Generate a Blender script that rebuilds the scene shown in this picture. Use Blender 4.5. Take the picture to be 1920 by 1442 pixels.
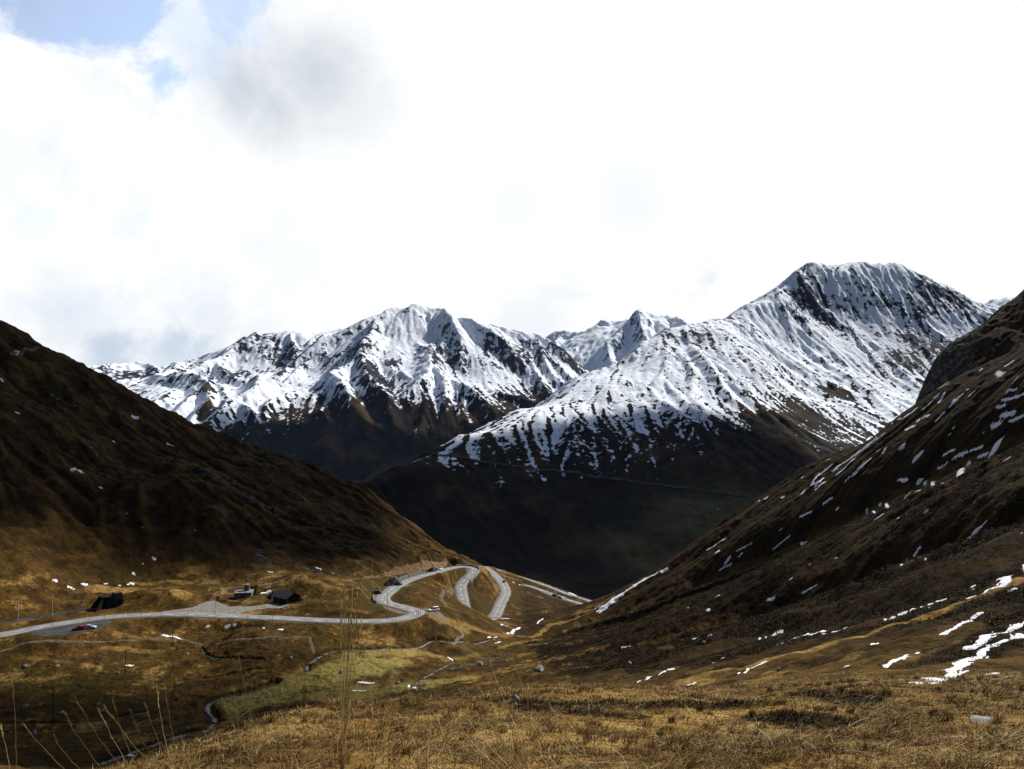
import bpy, bmesh, math, random, time
import numpy as np
from mathutils import Vector
T0 = time.time()
R_ = math.radians
for o in list(bpy.data.objects): bpy.data.objects.remove(o)
scene = bpy.context.scene
# ------------------------------------------------------------------ camera
F = 1500.0; UC = 960.0; VC = 721.0; PITCH = math.atan(79.0/1500.0)
cam_d = bpy.data.cameras.new('camera'); cam = bpy.data.objects.new('camera', cam_d)
scene.collection.objects.link(cam); scene.camera = cam
cam.location = (0, 0, 0); cam.rotation_euler = (math.pi/2 + PITCH, 0, 0)
cam_d.sensor_width = 36; cam_d.lens = F/1920*36; cam_d.clip_start = 0.05; cam_d.clip_end = 60000
# ------------------------------------------------------------------ light
SUN_AZ = R_(49); SUN_EL = R_(41)            # azimuth to the right of the view direction (+Y)
SUN = Vector((math.cos(SUN_EL)*math.sin(SUN_AZ), math.cos(SUN_EL)*math.cos(SUN_AZ), math.sin(SUN_EL)))
sd = bpy.data.lights.new('sun', 'SUN'); sd.energy = 5.0; sd.angle = R_(0.5); sd.color = (1.0, 0.95, 0.87)
so = bpy.data.objects.new('sun', sd); scene.collection.objects.link(so)
so.rotation_euler = SUN.to_track_quat('Z', 'Y').to_euler()
scene.view_settings.view_transform = 'Standard'; scene.view_settings.look = 'None'
scene.view_settings.exposure = 0.35; scene.view_settings.gamma = 1.0
scene.view_settings.use_curve_mapping = False

def ray(u, v):
    cx = (u-UC)/F; cz = (VC-v)/F
    return np.array([cx, math.cos(PITCH)-math.sin(PITCH)*cz, math.sin(PITCH)+math.cos(PITCH)*cz])
def th_t(u, v):
    d = ray(u, v); h = math.hypot(d[0], d[1]); return math.atan2(d[0], d[1]), d[2]/h

# ---- world: Nishita sky with a broken cloud deck
world = bpy.data.worlds.new('World'); scene.world = world; world.use_nodes = True
nt = world.node_tree; nt.nodes.clear()
class NB:
    """tiny node-building helper"""
    def __init__(s, nt): s.nt = nt
    def n(s, t, **kw):
        nd = s.nt.nodes.new(t)
        ins = kw.pop('ins', {})
        for k, v in kw.items(): setattr(nd, k, v)
        for k, v in ins.items(): s.set(nd.inputs[k], v)
        return nd
    def set(s, sock, v):
        if hasattr(v, 'is_output'): s.nt.links.new(v, sock)
        else: sock.default_value = v
    def math(s, op, a, b=0.0, c=None, clamp=False):
        nd = s.nt.nodes.new('ShaderNodeMath'); nd.operation = op; nd.use_clamp = clamp
        s.set(nd.inputs[0], a); s.set(nd.inputs[1], b)
        if c is not None: s.set(nd.inputs[2], c)
        return nd.outputs[0]
    def vmath(s, op, a, b):
        nd = s.nt.nodes.new('ShaderNodeVectorMath'); nd.operation = op
        s.set(nd.inputs[0], a); s.set(nd.inputs[1], b)
        return nd.outputs['Value'] if op in ('DOT_PRODUCT', 'LENGTH', 'DISTANCE') else nd.outputs[0]
    def ramp(s, x, a, b, lo=0.0, hi=1.0):
        nd = s.nt.nodes.new('ShaderNodeMapRange'); nd.interpolation_type = 'SMOOTHSTEP'
        s.set(nd.inputs[0], x); s.set(nd.inputs[1], a); s.set(nd.inputs[2], b); s.set(nd.inputs[3], lo); s.set(nd.inputs[4], hi)
        return nd.outputs[0]
    def mix(s, f, a, b):
        nd = s.nt.nodes.new('ShaderNodeMix'); nd.data_type = 'RGBA'
        s.set(nd.inputs[0], f); s.set(nd.inputs[6], a); s.set(nd.inputs[7], b)
        return nd.outputs[2]
    def noise(s, vec, scale, detail=4, rough=0.55, dist=0.0, lac=2.0):
        nd = s.nt.nodes.new('ShaderNodeTexNoise')
        s.set(nd.inputs['Vector'], vec); nd.inputs['Scale'].default_value = scale
        nd.inputs['Detail'].default_value = detail; nd.inputs['Roughness'].default_value = rough
        nd.inputs['Distortion'].default_value = dist; nd.inputs['Lacunarity'].default_value = lac
        return nd.outputs[0]
    def attr(s, name):
        nd = s.nt.nodes.new('ShaderNodeAttribute'); nd.attribute_name = name; return nd.outputs['Fac']
    def scale(s, v, sc):
        nd = s.nt.nodes.new('ShaderNodeMapping'); s.set(nd.inputs[0], v); nd.inputs['Scale'].default_value = sc; return nd.outputs[0]
def C3(r, g, b): return (r, g, b, 1.0)
def build_world():
    b = NB(nt)
    out = b.n('ShaderNodeOutputWorld')
    sky = b.n('ShaderNodeTexSky', sky_type='NISHITA', sun_disc=False, sun_elevation=SUN_EL, sun_rotation=SUN_AZ, altitude=2000.0, air_density=1.0, dust_density=0.6)
    tc = b.n('ShaderNodeTexCoord').outputs['Generated']
    def direc(u, v):
        d = ray(u, v); d = d/np.linalg.norm(d); return tuple(float(q) for q in d)
    n1 = b.noise(tc, 5.0, 9, 0.58, 0.25)
    n2 = b.noise(tc, 2.2, 6, 0.55)
    n3 = b.noise(tc, 13.0, 8, 0.6, 0.2); n4 = b.noise(tc, 9.0, 12, 0.66, 0.5)
    def cone(u, v, rad, soft, nz=0.10):          # 1 inside a cone of px radius rad about direction (u, v)
        dd = b.vmath('DOT_PRODUCT', tc, direc(u, v))
        ang = b.math('ARCCOSINE', b.math('MINIMUM', dd, 1.0))
        ang = b.math('ADD', ang, b.math('MULTIPLY', b.math('SUBTRACT', n1, 0.5), -nz*1.4)); ang = b.math('ADD', ang, b.math('MULTIPLY', b.math('SUBTRACT', n4, 0.5), -nz*1.9))
        return b.ramp(ang, (rad+soft)/F, max(rad-soft, 0)/F)
    def mx(*a):
        r = a[0]
        for q in a[1:]: r = b.math('MAXIMUM', r, q)
        return r
    blue = mx(cone(80, -60, 135, 30), cone(205, 40, 80, 35), cone(265, 120, 50, 30), b.math('MULTIPLY', cone(440, 0, 45, 45), 0.8), b.math('MULTIPLY', cone(330, 60, 60, 60), 0.5),
              b.math('MULTIPLY', cone(250, 215, 22, 28), 0.55), b.math('MULTIPLY', cone(75, 410, 30, 40), 0.40), b.math('MULTIPLY', cone(300, 350, 40, 90), 0.14), b.math('MULTIPLY', cone(30, 300, 40, 90), 0.14), b.math('MULTIPLY', cone(340, 450, 40, 90), 0.12))
    dy = b.vmath('DOT_PRODUCT', tc, (0.25, 0.97, 0.0))
    back = b.ramp(dy, 0.62, 0.25)                # away from the sunlit front of the sky
    up = b.ramp(b.vmath('DOT_PRODUCT', tc, (0, 0, 1)), 0.52, 0.78)
    open_ = b.math('MULTIPLY', mx(back, up), b.ramp(n2, 0.30, 0.50))
    blue = mx(b.math('MULTIPLY', blue, 0.80), open_)
    g1 = b.math('MULTIPLY', mx(cone(590, 150, 70, 115, 0.06), b.math('MULTIPLY', cone(470, 170, 60, 75, 0.05), 0.95), b.math('MULTIPLY', cone(520, 205, 50, 80, 0.05), 1.0), b.math('MULTIPLY', cone(650, 190, 40, 110, 0.05), 0.7)), b.ramp(n1, 0.25, 0.7, 0.72, 1.0))
    g2 = mx(b.math('MULTIPLY', cone(1180, 375, 12, 110, 0.04), 0.13), b.math('MULTIPLY', cone(1320, 527, 4, 42), 0.25), b.math('MULTIPLY', cone(960, 380, 10, 110, 0.04), 0.10),
            b.math('MULTIPLY', cone(210, 672, 40, 50), 0.62), b.math('MULTIPLY', cone(320, 650, 25, 60), 0.60), b.math('MULTIPLY', cone(130, 590, 30, 90), 0.30), b.math('MULTIPLY', cone(380, 590, 20, 60), 0.25),
            b.math('MULTIPLY', cone(500, 640, 10, 70), 0.12), b.math('MULTIPLY', cone(1000, 610, 10, 60), 0.15))
    grey = b.math('MINIMUM', b.math('ADD', b.math('MULTIPLY', g1, 0.60), 0.0), 1.0)
    left = b.ramp(b.vmath('DOT_PRODUCT', tc, (1, 0, 0)), -0.05, -0.45)
    lump = b.math('MULTIPLY', b.ramp(n3, 0.46, 0.66), b.math('ADD', b.math('MULTIPLY', left, 0.45), 0.0))
    white = b.mix(grey, C3(0.84, 0.845, 0.85), C3(0.22, 0.295, 0.37)); white = b.mix(g2, white, C3(0.30, 0.41, 0.53))
    white = b.mix(lump, white, C3(0.60, 0.69, 0.77))
    dim = b.ramp(dy, 0.1, 0.60, 0.05, 1.0)       # clouds near the sun side are brighter
    bgc = b.n('ShaderNodeBackground', ins={'Color': white, 'Strength': dim})
    lift = b.mix(b.ramp(dy, 0.3, 0.75), C3(0.32, 0.32, 0.32), C3(2.3, 2.05, 1.85))
    sk = b.n('ShaderNodeMix', data_type='RGBA', blend_type='MULTIPLY'); b.set(sk.inputs[0], 1.0); b.set(sk.inputs[6], sky.outputs[0]); b.set(sk.inputs[7], lift)
    bgs = b.n('ShaderNodeBackground', ins={'Color': sk.outputs[2], 'Strength': 0.12})
    m = b.n('ShaderNodeMixShader'); b.set(m.inputs[0], blue); b.set(m.inputs[1], bgc.outputs[0]); b.set(m.inputs[2], bgs.outputs[0])
    b.set(out.inputs['Surface'], m.outputs[0])
build_world()

# ------------------------------------------------------------------ numpy tools
def sstep(x, a, b):
    t = np.clip((x-a)/(b-a), 0, 1); return t*t*(3-2*t)
_rs = np.random.RandomState(11)
_perm = np.tile(_rs.permutation(1024), 3).astype(np.int32)
_ga = _rs.rand(1024)*2*np.pi; _gx = np.cos(_ga).astype(np.float32); _gy = np.sin(_ga).astype(np.float32)
def perlin(x, y):
    xi = np.floor(x); yi = np.floor(y); fx = (x-xi).astype(np.float32); fy = (y-yi).astype(np.float32)
    xi = xi.astype(np.int64) & 1023; yi = yi.astype(np.int64) & 1023
    x1 = (xi+1) & 1023; y1 = (yi+1) & 1023
    def g(a, c, dx, dy):
        h = _perm[_perm[a]+c]; return _gx[h]*dx+_gy[h]*dy
    u = fx*fx*fx*(fx*(fx*6-15)+10); v = fy*fy*fy*(fy*(fy*6-15)+10)
    n00 = g(xi, yi, fx, fy); n10 = g(x1, yi, fx-1, fy); n01 = g(xi, y1, fx, fy-1); n11 = g(x1, y1, fx-1, fy-1)
    a = n00+u*(n10-n00); c = n01+u*(n11-n01)
    return (a+v*(c-a))*1.5
def fbm(x, y, wl, octv=4, gain=0.5, ridged=False, seed=0.0):
    s = 0; a = 1.0; f = 1.0/wl; tot = 0
    for k in range(octv):
        n = perlin(x*f+17.3*k+seed, y*f-9.1*k+seed*1.7)
        if ridged: n = 1-2*np.abs(n)
        s = s+a*n; tot += a; a *= gain; f *= 2.03
    return s/tot
class TPS:
    KB = 0.85
    def __init__(s, th, r, val, reg=1e-4):
        s.p = np.c_[np.asarray(th), s.KB*np.log(np.asarray(r))]
        n = len(s.p); K = s.k(s.p, s.p)+np.eye(n)*reg
        P = np.c_[np.ones(n), s.p]; A = np.block([[K, P], [P.T, np.zeros((3, 3))]])
        s.w = np.linalg.solve(A, np.r_[np.asarray(val), 0, 0, 0])
    def k(s, a, b):
        d = np.sqrt(((a[:, None, :]-b[None, :, :])**2).sum(-1))
        return d*d*np.log(d+1e-9)*0.35 + (-d)*0.65     # a mix: keeps ridges fairly crisp
    def __call__(s, th, r):
        q = np.c_[th.ravel(), s.KB*np.log(r.ravel())]; out = np.empty(len(q))
        for i in range(0, len(q), 20000):
            c = q[i:i+20000]; out[i:i+20000] = s.k(c, s.p) @ s.w[:-3] + np.c_[np.ones(len(c)), c] @ s.w[-3:]
        return out.reshape(th.shape)
def grid_interp(xs, ys, Z, x, y):
    """bilinear look-up on a (len(ys), len(xs)) grid with increasing axes"""
    i = np.clip(np.searchsorted(xs, x)-1, 0, len(xs)-2); j = np.clip(np.searchsorted(ys, y)-1, 0, len(ys)-2)
    fx = np.clip((x-xs[i])/(xs[i+1]-xs[i]), 0, 1); fy = np.clip((y-ys[j])/(ys[j+1]-ys[j]), 0, 1)
    return (Z[j, i]*(1-fx)+Z[j, i+1]*fx)*(1-fy)+(Z[j+1, i]*(1-fx)+Z[j+1, i+1]*fx)*fy
def seg_dist(x, y, pts):
    """distance of points to a polyline and the interpolated z and arc position there"""
    pts = np.asarray(pts, float); best = np.full(x.shape, 1e9); bz = np.zeros(x.shape)
    for a, b in zip(pts[:-1], pts[1:]):
        d = b[:2]-a[:2]; L = d @ d+1e-9
        t = np.clip(((x-a[0])*d[0]+(y-a[1])*d[1])/L, 0, 1)
        dd = np.hypot(x-a[0]-t*d[0], y-a[1]-t*d[1]); m = dd < best
        best = np.where(m, dd, best); bz = np.where(m, a[2]+t*(b[2]-a[2]), bz)
    return best, bz
def smooth_line(pts, n=6):
    """Catmull-Rom through points"""
    p = np.asarray(pts, float); p = np.vstack([2*p[0]-p[1], p, 2*p[-1]-p[-2]]); out = []
    for i in range(1, len(p)-2):
        for k in range(n):
            t = k/n; a, b, c, d = p[i-1], p[i], p[i+1], p[i+2]
            out.append(0.5*((2*b)+(-a+c)*t+(2*a-5*b+4*c-d)*t*t+(-a+3*b-3*c+d)*t**3))
    out.append(p[-2]); return np.array(out)
def resample(p, step):
    d = np.r_[0, np.cumsum(np.linalg.norm(np.diff(p[:, :2], axis=0), axis=1))]
    s = np.arange(0, d[-1], step); return np.c_[[np.interp(s, d, p[:, k]) for k in range(p.shape[1])]].T

def tag(o, label=None, cat=None, group=None, kind=None):
    if label: o['label'] = label
    if cat: o['category'] = cat
    if group: o['group'] = group
    if kind: o['kind'] = kind
    return o
def mesh_obj(name, verts, faces, mat, parent=None, smooth=True, attrs=None):
    """verts (n,3) float, faces (m,k) int array, k = 3 or 4"""
    me = bpy.data.meshes.new(name); verts = np.ascontiguousarray(verts, np.float32); faces = np.ascontiguousarray(faces, np.int32)
    k = faces.shape[1]
    me.vertices.add(len(verts)); me.vertices.foreach_set('co', verts.ravel())
    me.loops.add(faces.size); me.loops.foreach_set('vertex_index', faces.ravel())
    me.polygons.add(len(faces)); me.polygons.foreach_set('loop_start', np.arange(0, faces.size, k, dtype=np.int32))
    me.polygons.foreach_set('use_smooth', np.full(len(faces), smooth, dtype=bool))
    me.update(calc_edges=True)
    for an, av in (attrs or {}).items():
        a = me.attributes.new(an, 'FLOAT', 'POINT'); a.data.foreach_set('value', np.ascontiguousarray(av, np.float32))
    o = bpy.data.objects.new(name, me); scene.collection.objects.link(o)
    if mat: me.materials.append(mat)
    if parent: o.parent = parent
    return o
def sub_mesh(name, V, Fc, mat, attrs=None, **kw):
    used, inv = np.unique(Fc.ravel(), return_inverse=True)
    return mesh_obj(name, V[used], inv.reshape(Fc.shape), mat, attrs={k: a[used] for k, a in (attrs or {}).items()}, **kw)
def grid_faces(nj, ni):
    i = np.arange(ni-1)[None, :]; j = np.arange(nj-1)[:, None]
    a = j*ni+i
    return np.stack([a, a+1, a+ni+1, a+ni], -1).reshape(-1, 4)

# ------------------------------------------------------------------ materials
def new_mat(name):
    m = bpy.data.materials.new(name); m.use_nodes = True; m.node_tree.nodes.clear()
    b = NB(m.node_tree); out = b.n('ShaderNodeOutputMaterial')
    p = b.n('ShaderNodeBsdfPrincipled'); b.set(out.inputs[0], p.outputs[0])
    p.inputs['Roughness'].default_value = 0.9
    p.inputs['Specular IOR Level'].default_value = 0.03
    return m, b, p
def simple_mat(name, col, rough=0.7, spec=0.3, metal=0.0, var=0.15, sc=3.0, bump=0.0):
    m, b, p = new_mat(name)
    tc = b.n('ShaderNodeTexCoord').outputs['Object']
    n = b.noise(tc, sc, 5, 0.6)
    dark = tuple(c*(1-var*1.6) for c in col); lite = tuple(min(1, c*(1+var)) for c in col)
    b.set(p.inputs['Base Color'], b.mix(b.ramp(n, 0.3, 0.7), C3(*dark), C3(*lite)))
    p.inputs['Roughness'].default_value = rough; p.inputs['Specular IOR Level'].default_value = spec; p.inputs['Metallic'].default_value = metal
    if bump:
        bp = b.n('ShaderNodeBump'); bp.inputs['Strength'].default_value = 0.6; bp.inputs['Distance'].default_value = bump
        b.set(bp.inputs['Height'], n); b.set(p.inputs['Normal'], bp.outputs[0])
    return m
def pos(b): return b.n('ShaderNodeNewGeometry').outputs['Position']

def terrain_mat():
    m, b, p = new_mat('alpine_turf'); P = pos(b)
    a_straw, a_heath, a_green, a_rock, a_dirt = (b.attr(k) for k in ('straw', 'heath', 'green', 'rock', 'dirt'))
    big = b.noise(P, 0.022, 5, 0.6); mid = b.noise(P, 0.16, 5, 0.62); fin = b.noise(P, 1.1, 5, 0.65); mic = b.noise(P, 9.0, 4, 0.65)
    strk = b.noise(b.scale(P, (0.35, 0.35, 1.6)), 0.9, 4, 0.6)
    c = b.mix(b.ramp(mid, 0.35, 0.65), C3(0.040, 0.021, 0.006), C3(0.122, 0.070, 0.018))
    c = b.mix(b.ramp(big, 0.42, 0.62), c, C3(0.056, 0.038, 0.009))
    c = b.mix(b.math('MULTIPLY', b.ramp(fin, 0.46, 0.62), 0.72), c, C3(0.020, 0.012, 0.004))
    strawc = b.mix(b.ramp(fin, 0.3, 0.65), C3(0.40, 0.26, 0.085), C3(0.17, 0.095, 0.024))
    strawc = b.mix(b.ramp(a_straw, 0.75, 0.30), strawc, C3(0.125, 0.062, 0.014))
    strawc = b.mix(b.math('MULTIPLY', b.ramp(strk, 0.48, 0.66), 0.5), strawc, C3(0.05, 0.035, 0.010))
    f = b.math('MULTIPLY', a_straw, b.ramp(b.math('ADD', mid, b.math('MULTIPLY', a_straw, 0.35)), 0.45, 0.72), clamp=True)
    c = b.mix(f, c, strawc)
    greenc = b.mix(b.ramp(fin, 0.35, 0.65), C3(0.14, 0.135, 0.032), C3(0.32, 0.24, 0.075))
    f = b.math('MULTIPLY', a_green, b.ramp(b.math('ADD', b.math('ADD', mid, b.math('MULTIPLY', a_green, 0.30)), b.math('MULTIPLY', b.math('SUBTRACT', fin, 0.5), 0.5)), 0.46, 0.82), clamp=True)
    c = b.mix(f, c, greenc)
    heathc = b.mix(b.ramp(fin, 0.43, 0.56), C3(0.004, 0.004, 0.002), C3(0.030, 0.015, 0.004))
    heathc = b.mix(b.math('MULTIPLY', b.ramp(mic, 0.5, 0.7), 0.6), heathc, C3(0.047, 0.038, 0.014))
    heathc = b.mix(b.math('MULTIPLY', b.ramp(mid, 0.45, 0.66), 0.7), heathc, C3(0.047, 0.026, 0.007))
    f = b.math('MULTIPLY', a_heath, b.ramp(b.math('ADD', mid, b.math('MULTIPLY', a_heath, 0.5)), 0.45, 0.70), clamp=True)
    c = b.mix(f, c, heathc)
    vor = b.n('ShaderNodeTexVoronoi', feature='F1'); b.set(vor.inputs['Vector'], b.scale(P, (0.5, 0.5, 0.22))); vor.inputs['Scale'].default_value = 0.9
    rockc = b.mix(b.ramp(b.noise(b.scale(P, (1, 1, 0.35)), 0.5, 6, 0.7), 0.35, 0.68), C3(0.022, 0.021, 0.019), C3(0.17, 0.165, 0.15))
    rockc = b.mix(b.ramp(vor.outputs['Distance'], 0.35, 0.75), rockc, C3(0.03, 0.024, 0.014))
    c = b.mix(b.ramp(b.math('ADD', a_rock, b.math('MULTIPLY', b.math('SUBTRACT', fin, 0.5), 1.1)), 0.45, 0.62), c, rockc)
    c = b.mix(b.ramp(b.math('ADD', a_dirt, b.math('MULTIPLY', b.math('SUBTRACT', fin, 0.5), 0.8)), 0.35, 0.6), c, C3(0.15, 0.125, 0.09))
    b.set(p.inputs['Base Color'], c)
    bp = b.n('ShaderNodeBump'); bp.inputs['Strength'].default_value = 1.0; bp.inputs['Distance'].default_value = 0.75
    h = b.math('ADD', b.math('MULTIPLY', b.noise(P, 0.55, 6, 0.7), 1.0), b.math('MULTIPLY', mic, 0.06))
    b.set(bp.inputs['Height'], h); b.set(p.inputs['Normal'], bp.outputs[0])
    return m
def snow_mat():
    m, b, p = new_mat('old_snow'); P = pos(b)
    n = b.noise(P, 0.8, 5, 0.6)
    b.set(p.inputs['Base Color'], b.mix(n, C3(0.74, 0.77, 0.82), C3(0.90, 0.91, 0.93)))
    p.inputs['Roughness'].default_value = 0.75
    bp = b.n('ShaderNodeBump'); bp.inputs['Distance'].default_value = 0.12; bp.inputs['Strength'].default_value = 0.6
    b.set(bp.inputs['Height'], b.noise(P, 2.5, 5, 0.6)); b.set(p.inputs['Normal'], bp.outputs[0])
    return m
def mountain_mat(name, px, low=(0.020, 0.012, 0.005), low2=(0.006, 0.006, 0.005), rock=(0.020, 0.023, 0.036), rock2=(0.070, 0.070, 0.085)):
    """px = metres per picture pixel at that distance: sets the size of the smallest mottling"""
    m, b, p = new_mat(name); P = pos(b)
    sn, gr, al = b.attr('snow'), b.attr('grass'), b.attr('rocky')
    fine = b.noise(P, 1/(px*9), 5, 0.72); mid = b.noise(P, 1/(px*38), 5, 0.62)
    st = b.noise(b.scale(P, (1, 1, 0.3)), 1/(px*5), 3, 0.6)
    lo = b.mix(b.ramp(fine, 0.4, 0.62), C3(*low2), C3(*low)); lo = b.mix(b.ramp(mid, 0.5, 0.68), lo, C3(low[0]*3.0, low[1]*3.0, low[2]*2.4))
    hi = b.mix(b.ramp(fine, 0.38, 0.66), C3(*rock), C3(*rock2))
    c = b.mix(al, lo, hi)
    c = b.mix(b.math('MULTIPLY', b.math('MULTIPLY', gr, b.ramp(fine, 0.25, 0.6, 0.45, 1.0)), b.ramp(mid, 0.3, 0.6, 0.45, 1.0)), c, C3(0.11, 0.10, 0.040))
    s = b.math('ADD', sn, b.math('MULTIPLY', b.math('SUBTRACT', fine, 0.5), 1.5))
    s = b.math('ADD', s, b.math('MULTIPLY', b.math('SUBTRACT', st, 0.5), 1.1))
    snowf = b.ramp(s, 0.42, 0.58)
    snc = b.mix(mid, C3(0.76, 0.84, 0.96), C3(0.88, 0.92, 0.98))
    b.set(p.inputs['Base Color'], b.mix(snowf, c, snc))
    p.inputs['Roughness'].default_value = 0.85
    bp = b.n('ShaderNodeBump'); bp.inputs['Strength'].default_value = 0.5; bp.inputs['Distance'].default_value = px*2.5
    b.set(bp.inputs['Height'], b.noise(P, 1/(px*14), 6, 0.68)); b.set(p.inputs['Normal'], bp.outputs[0])
    return m
M_TURF = terrain_mat(); M_SNOW = snow_mat()

# ------------------------------------------------------------------ near terrain: control points (pixel u, v of the photo and distance or height)
EYE = 1.1
ctl = []                                    # theta, r, s = (z+EYE)/r
def cR(u, v, r): th, t = th_t(u, v); ctl.append((th, r, t+EYE/r))
def cZ(u, v, z): th, t = th_t(u, v); r = z/t; ctl.append((th, r, t+EYE/r))
def pZ(u, v, z):                            # world point seen at (u, v) at height z
    th, t = th_t(u, v); r = z/t; return (r*math.sin(th), r*math.cos(th), z)
def pR(u, v, r):
    th, t = th_t(u, v); return (r*math.sin(th), r*math.cos(th), t*r)
ROAD = [(-420,1262,-72),(-250,1232,-72),(-100,1208,-72),(0,1190,-72),(100,1171,-72),(200,1157,-72),(300,1152,-72),(400,1154,-72),(500,1158,-72),(600,1163,-72),(680,1165,-72),(726,1163.5,-72),(758,1158.5,-72.2),(775,1153,-72.4),
        (781,1147.5,-72.7),(772,1143.5,-73),(760,1140,-73.3),(748,1137,-73.6),(735,1134,-74),(725,1131,-74.4),(718,1126,-75),(717,1121,-75.6),(720,1116.5,-76.2),(728,1110,-77),
        (741,1100,-78.2),(752,1094,-79),(763,1089,-79.8),(777,1083.5,-81),(795,1078,-82.3),(813,1074,-83.6),(829,1069,-84.6),(846,1064.8,-85.8),(863,1062.5,-87),(880,1063.5,-88),
        (888,1067.5,-88.7),(885,1074,-89.4),(879,1080.7,-90.2),(872.5,1087,-91),(866,1094,-91.8),(863,1101,-92.6),(864,1107.6,-93.2),(865,1114.5,-93.9),(867,1121,-94.5),(868,1129,-95.2),
        (870,1137,-96),(876,1148,-97.3),(888,1158,-98.7),(905,1163,-100),(920,1160,-101),(927,1155,-101.8),(933,1143.5,-103.3),(939,1130,-105),(946,1117,-107),(948,1110,-108),
        (946,1101,-109.4),(942,1094,-110.6),(937,1088,-112),(929,1080,-114),(919,1071,-116.5),(910,1065,-118.5),(906,1062.6,-120),(913,1063.5,-121),(930,1069,-122.5),(962,1079,-125),(1006,1092.5,-129),(1035,1103,-132),(1070,1116,-136),(1106,1127.5,-140),(1150,1145,-144)]
ROAD2 = [(985,1097,-122.5),(998,1100.5,-124),(1020,1108.5,-127),(1040,1116.5,-129),(1062,1124,-131),(1086,1131.5,-133),(1120,1143,-136)]
RAIL = [(-420,1232,-71.5),(-200,1197,-71.4),(0,1168,-71.2),(60,1158,-71.2),(110,1150,-71.2),(150,1145,-71.2),(185,1141,-71.2),(212,1137,-71.2)]
road = smooth_line([pZ(*q) for q in ROAD], 8); road2 = smooth_line([pZ(*q) for q in ROAD2], 8); rail = smooth_line([pZ(*q) for q in RAIL], 8)
for q in ROAD[::2]+ROAD2[::2]+RAIL[::2]: cZ(*q)
for u in (-1400, -700, 0, 500, 950, 1500, 1920, 2600, 3400):
    for r, s in ((0.6, -.22), (1.2, -.24), (3.5, -.27)): ctl.append((th_t(u, 900)[0], r, s))
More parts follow.
